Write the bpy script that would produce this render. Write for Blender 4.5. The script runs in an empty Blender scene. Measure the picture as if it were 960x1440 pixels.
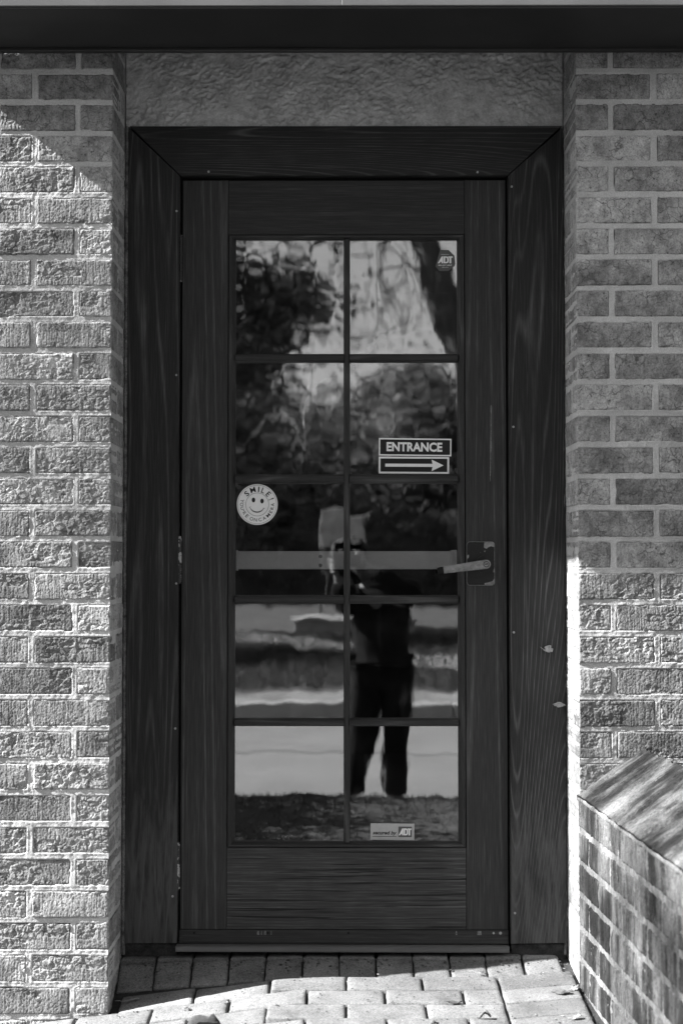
import bpy, bmesh, math, random
import numpy as np
from mathutils import Vector, Matrix, Euler

scene = bpy.context.scene
COL = scene.collection
R = math.radians
rng = np.random.RandomState(7)
random.seed(7)

# ------------------------------------------------------------------ camera
CAM = Vector((0.0, -3.945, 1.09))
cd = bpy.data.cameras.new('camera_view')
cam = bpy.data.objects.new('camera_view', cd)
COL.objects.link(cam)
cam.location = CAM
cam.rotation_euler = (R(90) + math.atan(65 / 2000), 0, math.atan(7 / 2000))
cd.sensor_fit = 'VERTICAL'
cd.sensor_height = 36
cd.sensor_width = 24
cd.lens = 50
cd.clip_start = 0.02
cd.clip_end = 2000
cd.dof.use_dof = True
cd.dof.focus_distance = 3.95
cd.dof.aperture_fstop = 2.8
scene.camera = cam

# ------------------------------------------------------------------ light
SUN_TRAVEL = Vector((1.0, 0.15, -0.79)).normalized()      # from the left, grazing the wall
elev = math.asin(-SUN_TRAVEL.z)
world = bpy.data.worlds.new('World')
scene.world = world
world.use_nodes = True
wn = world.node_tree.nodes
wl = world.node_tree.links
for n in list(wn):
    wn.remove(n)
sky = wn.new('ShaderNodeTexSky')
sky.sky_type = 'NISHITA'
sky.sun_disc = False
sky.sun_elevation = elev
sky.sun_rotation = math.atan2(-SUN_TRAVEL.x, -SUN_TRAVEL.y)
sky.dust_density = 2.0
bw = wn.new('ShaderNodeRGBToBW')                            # black and white photograph
bg = wn.new('ShaderNodeBackground')
bg.inputs['Strength'].default_value = 0.052
wo = wn.new('ShaderNodeOutputWorld')
wl.new(sky.outputs[0], bw.inputs[0])
wl.new(bw.outputs[0], bg.inputs[0])
wl.new(bg.outputs[0], wo.inputs[0])
ld = bpy.data.lights.new('sun', 'SUN')
ld.energy = 5.0
ld.angle = R(0.53)
ld.color = (1, 1, 1)
sun = bpy.data.objects.new('sun', ld)
COL.objects.link(sun)
sun.rotation_euler = SUN_TRAVEL.to_track_quat('-Z', 'Y').to_euler()
scene.view_settings.view_transform = 'Standard'
scene.view_settings.look = 'None'
scene.view_settings.gamma = 1
scene.view_settings.use_curve_mapping = False
scene.view_settings.exposure = 2.25
scene.render.engine = 'CYCLES'
scene.cycles.max_bounces = 8
scene.cycles.transparent_max_bounces = 12
scene.cycles.caustics_reflective = False

# ------------------------------------------------------------------ noise
_T = rng.rand(256, 256)


def vnoise(x, y, s=0):
    x = np.asarray(x, float) + s * 17.31
    y = np.asarray(y, float) + s * 9.77
    xi = np.floor(x).astype(int)
    yi = np.floor(y).astype(int)
    fx = x - xi
    fy = y - yi
    fx = fx * fx * (3 - 2 * fx)
    fy = fy * fy * (3 - 2 * fy)
    a = _T[xi & 255, yi & 255]
    b = _T[(xi + 1) & 255, yi & 255]
    c = _T[xi & 255, (yi + 1) & 255]
    d = _T[(xi + 1) & 255, (yi + 1) & 255]
    return (a * (1 - fx) + b * fx) * (1 - fy) + (c * (1 - fx) + d * fx) * fy


def fbm(x, y, s=0, o=4):
    t = 0
    a = 0.5
    tot = 0
    for i in range(o):
        t = t + a * vnoise(x * 2 ** i, y * 2 ** i, s + i * 3)
        tot += a
        a *= 0.5
    return t / tot


def worley(x, y, s=0):
    """nearest-cell noise: per-cell random level, distance to the cell border, random tilt inside the cell"""
    xi = np.floor(x).astype(int)
    yi = np.floor(y).astype(int)
    best = np.full(x.shape, 9.0)
    sec = np.full(x.shape, 9.0)
    lev = np.zeros(x.shape)
    tl = np.zeros(x.shape)
    for i in (-1, 0, 1):
        for j in (-1, 0, 1):
            a, b = (xi + i + s * 7) & 255, (yi + j + s * 13) & 255
            dx = xi + i + _T[a, b] - x
            dy = yi + j + _T[b, a] - y
            d = np.hypot(dx, dy)
            l = _T[(a * 3 + 11) & 255, (b * 5 + 7) & 255]
            g = _T[(a * 7 + 1) & 255, (b * 3 + 5) & 255] * 6.283
            t = (dx * np.cos(g) + dy * np.sin(g))
            n = d < best
            sec = np.where(n, best, np.minimum(sec, d))
            best = np.where(n, d, best)
            lev = np.where(n, l, lev)
            tl = np.where(n, t, tl)
    return lev, sec - best, tl


def sstep(a, b, x):
    t = np.clip((x - a) / (b - a), 0, 1)
    return t * t * (3 - 2 * t)


# ------------------------------------------------------------------ objects
def tag(o, label=None, cat=None, group=None, kind=None):
    if label:
        o['label'] = label
    if cat:
        o['category'] = cat
    if group:
        o['group'] = group
    if kind:
        o['kind'] = kind
    return o


def empty(name, loc=(0, 0, 0), label=None, cat=None, group=None):
    o = bpy.data.objects.new(name, None)
    o.empty_display_size = 0.1
    COL.objects.link(o)
    o.location = loc
    bpy.context.view_layer.update()
    return tag(o, label, cat, group)


def link(name, me, mat=None, parent=None, loc=None, rot=None):
    o = bpy.data.objects.new(name, me)
    COL.objects.link(o)
    if mat is not None and not me.materials:
        me.materials.append(mat)
    if parent is not None:
        o.parent = parent
        # meshes are written in world coordinates: cancel the parent's offset
        o.matrix_parent_inverse = parent.matrix_world.inverted()
    if loc is not None:
        o.location = loc
    if rot is not None:
        o.rotation_euler = rot
    return o


class MB:
    """collects vertices and faces for one mesh"""

    def __init__(self):
        self.v = []
        self.f = []
        self.smooth = False

    def add(self, vs, fs):
        k = len(self.v)
        self.v.extend([tuple(p) for p in vs])
        self.f.extend([tuple(i + k for i in f) for f in fs])

    def box(self, x0, x1, y0, y1, z0, z1, b=0.0):
        bm = bmesh.new()
        bmesh.ops.create_cube(bm, size=1)
        for v in bm.verts:
            v.co = Vector(((x0 + x1) / 2 + v.co.x * (x1 - x0), (y0 + y1) / 2 + v.co.y * (y1 - y0), (z0 + z1) / 2 + v.co.z * (z1 - z0)))
        if b > 0:
            bmesh.ops.bevel(bm, geom=list(bm.edges), offset=b, segments=1, affect='EDGES')
        self.bm(bm)

    def bm(self, bm):
        bm.verts.index_update()
        self.add([v.co[:] for v in bm.verts], [[v.index for v in f.verts] for f in bm.faces])
        bm.free()

    def prism(self, poly, y0, y1, b=0.0):
        """poly in x,z extruded along y"""
        bm = bmesh.new()
        va = [bm.verts.new((x, y0, z)) for x, z in poly]
        vb = [bm.verts.new((x, y1, z)) for x, z in poly]
        n = len(poly)
        bm.faces.new(va)
        bm.faces.new(vb[::-1])
        for i in range(n):
            bm.faces.new((va[i], vb[i], vb[(i + 1) % n], va[(i + 1) % n]))
        bmesh.ops.recalc_face_normals(bm, faces=list(bm.faces))
        if b > 0:
            bmesh.ops.bevel(bm, geom=[e for e in bm.edges if abs(e.verts[0].co.y - e.verts[1].co.y) < 1e-6 and e.verts[0].co.y < (y0 + y1) / 2],
                            offset=b, segments=2, affect='EDGES')
        self.bm(bm)

    def tube(self, pts, rad, n=8, cap=True):
        """tapered tube through pts"""
        pts = [Vector(p) for p in pts]
        if not hasattr(rad, '__len__'):
            rad = [rad] * len(pts)
        vs = []
        up = Vector((0.31, 0.17, 0.93))
        for i, p in enumerate(pts):
            d = (pts[min(i + 1, len(pts) - 1)] - pts[max(i - 1, 0)]).normalized()
            u = d.cross(up)
            if u.length < 1e-3:
                u = d.cross(Vector((1, 0, 0)))
            u.normalize()
            w = d.cross(u)
            for k in range(n):
                a = 2 * math.pi * k / n
                vs.append(p + (u * math.cos(a) + w * math.sin(a)) * rad[i])
        fs = []
        for i in range(len(pts) - 1):
            for k in range(n):
                a = i * n + k
                b = i * n + (k + 1) % n
                fs.append((a, b, b + n, a + n))
        if cap:
            fs.append(tuple(range(n))[::-1])
            fs.append(tuple(range((len(pts) - 1) * n, len(pts) * n)))
        self.add(vs, fs)

    def disc(self, c, r, y0, y1, n=20, rz=None):
        cx, cz = c
        rz = rz or r
        self.prism([(cx + r * math.cos(2 * math.pi * k / n), cz + rz * math.sin(2 * math.pi * k / n)) for k in range(n)], y0, y1)

    def ring(self, c, r0, r1, y, n=48):
        cx, cz = c
        vs = []
        for k in range(n):
            a = 2 * math.pi * k / n
            vs += [(cx + r0 * math.cos(a), y, cz + r0 * math.sin(a)), (cx + r1 * math.cos(a), y, cz + r1 * math.sin(a))]
        self.add(vs, [(2 * k, 2 * k + 1, (2 * k + 3) % (2 * n), (2 * k + 2) % (2 * n)) for k in range(n)])

    def mesh(self, name, smooth=False):
        me = bpy.data.meshes.new(name)
        me.from_pydata([tuple(v) for v in self.v], [], self.f)
        me.validate()
        bm = bmesh.new()
        bm.from_mesh(me)
        bmesh.ops.recalc_face_normals(bm, faces=list(bm.faces))
        bm.to_mesh(me)
        bm.free()
        if smooth:
            me.polygons.foreach_set('use_smooth', [True] * len(me.polygons))
        me.update()
        return me

    def build(self, name, mat, parent=None, smooth=False, loc=None, rot=None):
        return link(name, self.mesh(name, smooth), mat, parent, loc, rot)


def box(name, mat, parent, x0, x1, y0, y1, z0, z1, b=0.002):
    m = MB()
    m.box(x0, x1, y0, y1, z0, z1, b)
    return m.build(name, mat, parent)


def fast_mesh(name, verts, faces, smooth=False):
    """numpy arrays, all quads"""
    me = bpy.data.meshes.new(name)
    nv, nf = len(verts), len(faces)
    me.vertices.add(nv)
    me.vertices.foreach_set('co', np.asarray(verts, np.float32).ravel())
    me.loops.add(nf * 4)
    me.loops.foreach_set('vertex_index', np.asarray(faces, np.int32).ravel())
    me.polygons.add(nf)
    me.polygons.foreach_set('loop_start', np.arange(0, nf * 4, 4, dtype=np.int32))
    if smooth:
        me.polygons.foreach_set('use_smooth', np.ones(nf, bool))
    me.update(calc_edges=True)
    return me


def grid_faces(nx, ny, off=0):
    i, j = np.meshgrid(np.arange(nx - 1), np.arange(ny - 1), indexing='ij')
    a = (i * ny + j).ravel() + off
    return np.stack([a, a + ny, a + ny + 1, a + 1], 1)


# ------------------------------------------------------------------ materials
class NT:
    def __init__(self, name):
        self.m = bpy.data.materials.new(name)
        self.m.use_nodes = True
        self.t = self.m.node_tree
        self.t.nodes.clear()
        self.out = self.t.nodes.new('ShaderNodeOutputMaterial')

    def n(self, typ, **kw):
        nd = self.t.nodes.new(typ)
        for k, v in kw.items():
            setattr(nd, k, v)
        return nd

    def set(self, sock, v):
        if hasattr(v, 'is_output') or isinstance(v, bpy.types.NodeSocket):
            self.t.links.new(v, sock)
        else:
            if sock.type == 'RGBA' and not hasattr(v, '__len__'):
                v = (v, v, v, 1)
            sock.default_value = v

    def coord(self, kind='Object', scale=(1, 1, 1), rand=0.0, rot=(0, 0, 0)):
        if kind == 'Position':
            s = self.n('ShaderNodeNewGeometry').outputs['Position']
        else:
            s = self.n('ShaderNodeTexCoord').outputs[kind]
        if rand:
            oi = self.n('ShaderNodeObjectInfo')
            mu = self.n('ShaderNodeMath', operation='MULTIPLY')
            self.set(mu.inputs[0], oi.outputs['Random'])
            mu.inputs[1].default_value = rand
            va = self.n('ShaderNodeVectorMath', operation='ADD')
            self.set(va.inputs[0], s)
            self.set(va.inputs[1], mu.outputs[0])
            s = va.outputs[0]
        mp = self.n('ShaderNodeMapping')
        self.set(mp.inputs['Vector'], s)
        mp.inputs['Scale'].default_value = scale
        mp.inputs['Rotation'].default_value = rot
        return mp.outputs[0]

    def noise(self, vec, scale=5, detail=4, rough=0.55, dist=0.0):
        nd = self.n('ShaderNodeTexNoise')
        self.set(nd.inputs['Vector'], vec)
        nd.inputs['Scale'].default_value = scale
        nd.inputs['Detail'].default_value = detail
        nd.inputs['Roughness'].default_value = rough
        nd.inputs['Distortion'].default_value = dist
        return nd.outputs['Fac']

    def voro(self, vec, scale=5, feature='F1'):
        nd = self.n('ShaderNodeTexVoronoi', feature=feature)
        self.set(nd.inputs['Vector'], vec)
        nd.inputs['Scale'].default_value = scale
        return nd.outputs['Distance']

    def ramp(self, fac, stops):
        nd = self.n('ShaderNodeValToRGB')
        self.set(nd.inputs[0], fac)
        el = nd.color_ramp.elements
        while len(el) < len(stops):
            el.new(0.5)
        for e, (p, v) in zip(el, stops):
            e.position = p
            e.color = (v, v, v, 1)
        return nd.outputs[0]

    def math(self, op, a, b=0.0, c=None):
        nd = self.n('ShaderNodeMath', operation=op)
        self.set(nd.inputs[0], a)
        self.set(nd.inputs[1], b)
        if c is not None:
            self.set(nd.inputs[2], c)
        return nd.outputs[0]

    def mix(self, fac, a, b, mode='MIX'):
        nd = self.n('ShaderNodeMix', data_type='RGBA', blend_type=mode)
        self.set(nd.inputs[0], fac)
        self.set(nd.inputs[6], a)
        self.set(nd.inputs[7], b)
        return nd.outputs[2]

    def rand(self):
        return self.n('ShaderNodeObjectInfo').outputs['Random']

    def bump(self, h, strength=0.3, dist=0.002, normal=None):
        nd = self.n('ShaderNodeBump')
        nd.inputs['Strength'].default_value = strength
        nd.inputs['Distance'].default_value = dist
        self.set(nd.inputs['Height'], h)
        if normal is not None:
            self.set(nd.inputs['Normal'], normal)
        return nd.outputs[0]

    def pbsdf(self, col, rough=0.8, bump=None, metal=0.0, spec=0.3):
        p = self.n('ShaderNodeBsdfPrincipled')
        self.set(p.inputs['Base Color'], col)
        self.set(p.inputs['Roughness'], rough)
        p.inputs['Metallic'].default_value = metal
        p.inputs['Specular IOR Level'].default_value = spec
        if bump is not None:
            self.set(p.inputs['Normal'], bump)
        self.set(self.out.inputs[0], p.outputs[0])
        return self.m


def mat_brick(lo=0.23, hi=0.40, name='brick_clay'):
    t = NT(name)
    v = t.coord(rand=37.0)
    big = t.noise(v, 14, 4, 0.6)
    fine = t.noise(v, 240, 4, 0.65)
    stri = t.noise(t.coord(scale=(1, 1, 0.06), rand=11.0), 420, 2)
    base = t.ramp(t.rand(), [(0, lo * 0.95), (0.2, lo * 1.2), (0.5, (lo + hi) * 0.5), (0.85, hi), (1, hi * 1.1)])
    c = t.mix(0.9, base, t.ramp(big, [(0.3, 0.45), (0.5, 0.95), (0.7, 1.35)]), 'MULTIPLY')
    c = t.mix(0.8, c, t.ramp(fine, [(0.32, 0.45), (0.5, 1.0), (0.7, 1.3)]), 'MULTIPLY')
    mid = t.noise(t.coord(scale=(1, 1, 0.7), rand=19.0), 55, 5, 0.7)
    c = t.mix(0.7, c, t.ramp(mid, [(0.34, 0.5), (0.5, 1.0), (0.66, 1.25)]), 'MULTIPLY')
    wv = t.n('ShaderNodeVectorMath', operation='ADD')
    t.set(wv.inputs[0], t.coord(rand=29.0))
    nz_ = t.n('ShaderNodeTexNoise')
    t.set(nz_.inputs['Vector'], v)
    nz_.inputs['Scale'].default_value = 30
    sc_ = t.n('ShaderNodeVectorMath', operation='SCALE')
    t.set(sc_.inputs[0], nz_.outputs['Color'])
    sc_.inputs['Scale'].default_value = 0.03
    t.set(wv.inputs[1], sc_.outputs[0])
    ck = t.ramp(t.voro(wv.outputs[0], 34, 'DISTANCE_TO_EDGE'), [(0.0, 1), (0.05, 0)])
    ck = t.math('MULTIPLY', ck, t.ramp(t.noise(v, 18, 2), [(0.5, 0), (0.58, 0.75)]))
    c = t.mix(ck, c, 0.05)
    pits = t.noise(v, 120, 2)
    c = t.mix(t.ramp(pits, [(0.64, 0), (0.70, 0.8)]), c, 0.05)
    # pale mortar smears left on the face
    sm = t.noise(v, 9, 3, 0.6)
    c = t.mix(t.ramp(sm, [(0.62, 0), (0.8, 0.45)]), c, 0.42)
    h = t.math('ADD', t.math('MULTIPLY', fine, 0.7), t.math('MULTIPLY', stri, 0.5))
    h = t.math('ADD', h, t.math('MULTIPLY', mid, 1.2))
    return t.pbsdf(c, 0.92, t.bump(h, 0.45, 0.0012), spec=0.12)


def mat_mortar(a=0.56):
    t = NT('mortar_joint')
    v = t.coord()
    f = t.noise(v, 300, 4, 0.7)
    b = t.noise(v, 7, 4, 0.6)
    c = t.mix(1.0, t.ramp(b, [(0.3, a * 0.72), (0.7, a * 1.1)]), t.ramp(f, [(0.3, 0.75), (0.65, 1.15)]), 'MULTIPLY')
    return t.pbsdf(c, 0.95, t.bump(f, 0.6, 0.0015), spec=0.1)


def mat_wood(name, axis='z', dark=0.018, light=0.06, rings=9.0, seed=0.0, cracks=0.0, worn=False, along=0.42):
    """dark stained softwood; grain lines are the contours of a stretched noise field"""
    t = NT(name)
    sc = {'z': (5.5, 5.5, along), 'x': (along, 5.5, 5.5)}[axis]
    fs = {'z': (1, 1, 0.03), 'x': (0.03, 1, 1)}[axis]
    v = t.coord(scale=sc, rand=13.0 + seed)
    n = t.noise(v, 1.0, 1.5, 0.3, 0.1)
    ph = t.math('MULTIPLY', n, rings * 3.0 * 6.2832)
    s = t.math('SINE', ph)
    line = t.ramp(s, [(0.0, 0.0), (0.55, 0.04), (0.86, 0.5), (1.0, 1.0)])
    fib = t.noise(t.coord(scale=fs, rand=5.0), 420, 3, 0.6)
    blot = t.noise(t.coord(scale=(1, 1, 0.5), rand=3.0), 7, 4, 0.6)
    k = t.math('MULTIPLY', line, t.ramp(blot, [(0.32, 0.15), (0.68, 1.0)]))
    c = t.mix(k, dark, light)
    c = t.mix(0.65, c, t.ramp(fib, [(0.3, 0.4), (0.5, 1.0), (0.72, 2.1)]), 'MULTIPLY')
    c = t.mix(0.5, c, t.ramp(blot, [(0.3, 0.6), (0.7, 1.35)]), 'MULTIPLY')
    dry = t.noise(t.coord(scale={'z': (1, 1, 0.02), 'x': (0.02, 1, 1)}[axis], rand=21.0), 160, 4, 0.7)
    c = t.mix(t.ramp(dry, [(0.58, 0), (0.75, 0.55)]), c, light * 1.5)
    # pale fleck and dust
    fl = t.noise(t.coord(rand=9.0), 330, 2)
    c = t.mix(t.ramp(fl, [(0.76, 0), (0.8, 0.5)]), c, 0.12)
    h = t.math('ADD', t.math('MULTIPLY', line, 0.6), fib)
    if worn:
        # weathered foot of the board: bare grey fibres where the stain has gone
        sep = t.n('ShaderNodeSeparateXYZ')
        t.set(sep.inputs[0], t.n('ShaderNodeNewGeometry').outputs['Position'])
        zz = t.math('MULTIPLY_ADD', sep.outputs['Z'], -1.1, 0.62)
        pat = t.math('ADD', t.noise(t.coord(scale=(1, 1, 0.12), rand=2.0), 60, 4, 0.65), t.math('MINIMUM', zz, 0.3))
        c = t.mix(t.ramp(pat, [(0.66, 0), (0.86, 0.7)]), c, 0.07)
    if cracks:
        cr = t.noise(t.coord(scale={'x': (0.02, 1, 1), 'z': (1, 1, 0.02)}[axis], rand=2.0), 170, 2, 0.5)
        ck = t.ramp(cr, [(0.61, 0), (0.64, 1)])
        c = t.mix(t.math('MULTIPLY', ck, cracks), c, 0.004)
        h = t.math('SUBTRACT', h, t.math('MULTIPLY', ck, 2.5))
    r = t.ramp(blot, [(0.3, 0.5), (0.7, 0.72)])
    return t.pbsdf(c, r, t.bump(h, 0.35, 0.001), spec=0.35)


def mat_plain(name, a, rough=0.7, var=0.25, scale=40, metal=0.0, bump=0.15, spec=0.3, stretch=(1, 1, 1), fine=260):
    t = NT(name)
    v = t.coord(scale=stretch, rand=7.0)
    n = t.noise(v, scale, 4, 0.6)
    f = t.noise(v, fine, 3, 0.6)
    c = t.mix(1.0, t.ramp(n, [(0.3, a * (1 - var)), (0.7, a * (1 + var))]), t.ramp(f, [(0.3, 1 - var * 0.6), (0.7, 1 + var * 0.5)]), 'MULTIPLY')
    return t.pbsdf(c, rough, t.bump(f, bump, 0.001) if bump else None, metal, spec)


def mat_chip(name, a, b, scale=30, th=0.58, rough=0.5, metal=0.0):
    """dark paint chipped to bare metal"""
    t = NT(name)
    v = t.coord()
    n = t.noise(v, scale, 4, 0.6)
    k = t.ramp(n, [(th, 0), (th + 0.02, 1)])
    f = t.noise(v, 300, 3)
    c = t.mix(1.0, t.mix(k, a, b), t.ramp(f, [(0.3, 0.75), (0.7, 1.2)]), 'MULTIPLY')
    return t.pbsdf(c, rough, t.bump(k, 0.4, -0.0006), metal, 0.4)


def mat_glass():
    t = NT('window_glass')
    v = t.coord(rand=3.0)
    big = t.noise(t.coord(scale=(1, 1, 0.55), rand=5.0), 6.0, 2, 0.5)
    mid = t.noise(t.coord(scale=(1, 1, 0.4), rand=9.0), 26.0, 2, 0.5)
    h = t.math('ADD', big, t.math('MULTIPLY', mid, 0.07))
    nm = t.bump(h, 1.0, 0.0006)
    gl = t.n('ShaderNodeBsdfGlossy')
    t.set(gl.inputs['Color'], (0.96, 0.96, 0.96, 1))
    gl.inputs['Roughness'].default_value = 0.004
    t.set(gl.inputs['Normal'], nm)
    tr = t.n('ShaderNodeBsdfTransparent')
    t.set(tr.inputs['Color'], (0.93, 0.93, 0.93, 1))
    mx = t.n('ShaderNodeMixShader')
    mx.inputs[0].default_value = 0.29
    t.set(mx.inputs[1], tr.outputs[0])
    t.set(mx.inputs[2], gl.outputs[0])
    # dust film, specks and dried runs
    df = t.n('ShaderNodeBsdfDiffuse')
    t.set(df.inputs['Color'], (0.4, 0.4, 0.4, 1))
    sp = t.ramp(t.noise(v, 260, 1), [(0.79, 0), (0.83, 0.45)])
    film = t.ramp(t.noise(v, 9, 5, 0.65), [(0.4, 0.0), (0.8, 0.015)])
    runs = t.ramp(t.noise(t.coord(scale=(1, 1, 0.03), rand=4.0), 70, 2), [(0.6, 0.0), (0.75, 0.012)])
    m2 = t.n('ShaderNodeMixShader')
    t.set(m2.inputs[0], t.math('ADD', t.math('ADD', sp, film), runs))
    t.set(m2.inputs[1], mx.outputs[0])
    t.set(m2.inputs[2], df.outputs[0])
    t.set(t.out.inputs[0], m2.outputs[0])
    return t.m


def mat_leaf(name, a):
    t = NT(name)
    g = t.n('ShaderNodeNewGeometry')
    c = t.ramp(g.outputs['Random Per Island'], [(0, a * 0.55), (0.6, a), (1, a * 1.7)])
    d = t.n('ShaderNodeBsdfDiffuse')
    t.set(d.inputs[0], c)
    tr = t.n('ShaderNodeBsdfTranslucent')
    t.set(tr.inputs[0], c)
    mx = t.n('ShaderNodeMixShader')
    mx.inputs[0].default_value = 0.35
    t.set(mx.inputs[1], d.outputs[0])
    t.set(mx.inputs[2], tr.outputs[0])
    t.set(t.out.inputs[0], mx.outputs[0])
    return t.m


M = {}
M['brick'] = mat_brick()
M['mortar'] = mat_mortar()
M['case_z'] = mat_wood('stained_casing_upright', 'z', 0.017, 0.078, 19, 0, worn=True, along=0.26)
M['case_x'] = mat_wood('stained_casing_head', 'x', 0.015, 0.07, 19, along=0.26)
M['door_z'] = mat_wood('stained_door_stile', 'z', 0.027, 0.075, 14, 2.0, along=0.05)
M['door_x'] = mat_wood('stained_door_rail', 'x', 0.021, 0.036, 6, 4.0, along=0.08)
M['door_xc'] = mat_wood('stained_cracked_rail', 'x', 0.036, 0.08, 12, 4.0, cracks=0.97, along=0.06)
M['bead_z'] = mat_wood('stained_bead_upright', 'z', 0.022, 0.06, 4, 6.0)
M['bead_x'] = mat_wood('stained_bead_cross', 'x', 0.022, 0.06, 4, 6.0)
M['black'] = mat_plain('black_gap', 0.008, 0.9)
M['glass'] = mat_glass()
M['alu'] = mat_plain('dull_aluminium', 0.12, 0.55, 0.2, 30, 0.0, 0.2, 0.5, (0.1, 1, 1))
M['bar'] = mat_plain('satin_metal_bar', 0.92, 0.42, 0.05, 25, 0.15, 0.04, 0.5, (0.2, 1, 1))
M['hinge'] = mat_chip('painted_hinge_metal', 0.035, 0.35, 60, 0.52)
M['plate'] = mat_chip('chipped_lock_plate', 0.014, 0.26, 34, 0.70, 0.35)
M['lever'] = mat_plain('worn_lever_metal', 0.22, 0.5, 0.35, 60, 0.0, 0.2, 0.5)
M['screw'] = mat_plain('screw_metal', 0.3, 0.45, 0.3)
M['vinyl_w'] = mat_plain('white_vinyl', 0.8, 0.6, 0.04, 30, 0, 0.02)
M['vinyl_b'] = mat_plain('black_vinyl', 0.014, 0.5, 0.1, 30, 0, 0.02)
M['vinyl_g'] = mat_plain('grey_vinyl', 0.10, 0.55, 0.06, 30, 0, 0.02)
M['vinyl_p'] = mat_plain('pale_grey_vinyl', 0.42, 0.6, 0.08, 30, 0, 0.02)
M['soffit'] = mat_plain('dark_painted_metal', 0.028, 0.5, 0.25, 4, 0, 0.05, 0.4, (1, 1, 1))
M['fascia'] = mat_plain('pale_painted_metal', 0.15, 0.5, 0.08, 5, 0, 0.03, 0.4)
M['roof'] = mat_plain('roofing_felt', 0.06, 0.95, 0.3)
M['caulk'] = mat_plain('dirty_caulk', 0.13, 0.9, 0.7, 45, 0, 0.6)
M['leaf_dry'] = mat_plain('dry_leaf', 0.07, 0.8, 0.4, 60)
M['leaf_pale'] = mat_plain('pale_dry_leaf', 0.28, 0.8, 0.3, 60)
M['sand'] = mat_plain('joint_sand', 0.035, 0.95, 0.4, 60)
M['soil'] = mat_plain('dark_soil', 0.03, 0.95, 0.5, 30, 0, 0.8)
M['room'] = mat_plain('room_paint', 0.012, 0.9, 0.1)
M['scrape'] = mat_plain('scraped_wood', 0.16, 0.8, 0.4, 200)


def mat_stucco():
    t = NT('stucco_render')
    v = t.coord()
    f = t.noise(v, 260, 4, 0.65)
    b = t.noise(v, 10, 5, 0.6)
    sp = t.ramp(t.noise(v, 120, 1), [(0.8, 0), (0.84, 0.7)])
    c = t.mix(1.0, t.ramp(b, [(0.3, 0.46), (0.7, 0.64)]), t.ramp(f, [(0.3, 0.8), (0.7, 1.15)]), 'MULTIPLY')
    bl = t.noise(v, 34, 5, 0.7)
    c = t.mix(0.8, c, t.ramp(bl, [(0.34, 0.62), (0.5, 1.0), (0.66, 1.22)]), 'MULTIPLY')
    stn = t.noise(t.coord(scale=(1, 1, 0.25)), 7, 4, 0.6)
    c = t.mix(t.ramp(stn, [(0.58, 0), (0.75, 0.35)]), c, 0.25)
    c = t.mix(sp, c, 0.06)
    return t.pbsdf(c, 0.9, t.bump(f, 0.4, 0.001), spec=0.15)


def mat_paver():
    t = NT('concrete_paver')
    v = t.coord(rand=23.0)
    f = t.noise(v, 420, 3, 0.7)
    b = t.noise(v, 11, 4, 0.6)
    base = t.ramp(t.rand(), [(0, 0.145), (0.5, 0.17), (1, 0.2)])
    c = t.mix(1.0, base, t.ramp(b, [(0.3, 0.75), (0.7, 1.15)]), 'MULTIPLY')
    c = t.mix(0.8, c, t.ramp(f, [(0.3, 0.4), (0.5, 1.0), (0.72, 1.6)]), 'MULTIPLY')
    st = t.ramp(t.noise(t.coord('Object', rand=4.0), 23, 3), [(0.62, 0), (0.8, 0.5)])
    c = t.mix(st, c, 0.05)
    gr = t.noise(t.coord(rand=8.0), 170, 3, 0.7)
    c = t.mix(0.75, c, t.ramp(gr, [(0.33, 0.55), (0.5, 1.0), (0.68, 1.3)]), 'MULTIPLY')
    dirt = t.noise(t.coord('Position'), 9, 5, 0.65)
    c = t.mix(t.ramp(dirt, [(0.54, 0), (0.70, 0.6)]), c, 0.06)
    return t.pbsdf(c, 0.9, t.bump(t.math('ADD', f, gr), 0.6, 0.0014), spec=0.2)


def mat_weathered(name, lo, hi, scale, stretch, fine_stretch):
    """algae-blackened masonry with pale washed streaks"""
    t = NT(name)
    s = t.noise(t.coord('Position', scale=stretch), scale, 5, 0.62)
    f = t.noise(t.coord('Position', scale=fine_stretch), 130, 5, 0.7)
    g = t.noise(t.coord('Position'), 5.5, 5, 0.6)
    k = t.math('ADD', t.math('MULTIPLY', s, 0.65), t.math('MULTIPLY', g, 0.35))
    c = t.ramp(k, [(0.38, lo), (0.47, lo * 2.5), (0.53, hi * 0.55), (0.64, hi)])
    c = t.mix(0.9, c, t.ramp(f, [(0.3, 0.3), (0.5, 1.0), (0.72, 1.5)]), 'MULTIPLY')
    gr = t.noise(t.coord('Position'), 260, 4, 0.7)
    c = t.mix(0.7, c, t.ramp(gr, [(0.33, 0.35), (0.5, 1.0), (0.7, 1.35)]), 'MULTIPLY')
    return t.pbsdf(c, 0.92, t.bump(t.math('ADD', f, gr), 0.7, 0.002), spec=0.12)


M['stucco'] = mat_stucco()
M['paver'] = mat_paver()
M['wing_brick'] = mat_weathered('weathered_wing_brick', 0.012, 0.16, 12, (1, 1, 0.18), (1, 1, 0.25))
M['wing_mortar'] = mat_weathered('weathered_wing_mortar', 0.045, 0.30, 9, (1, 1, 0.2), (1, 1, 0.4))
M['coping'] = mat_weathered('weathered_coping', 0.012, 0.21, 8, (0.34, 1, 0.34), (0.6, 1, 0.6))

# ================================================================== GROUND
FACE = -0.205        # plane of the brick faces; the door casing is at y = 0
LX, RX = -0.619, 0.607
COURSE = 0.0829
ZTOP = 2.384


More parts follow.
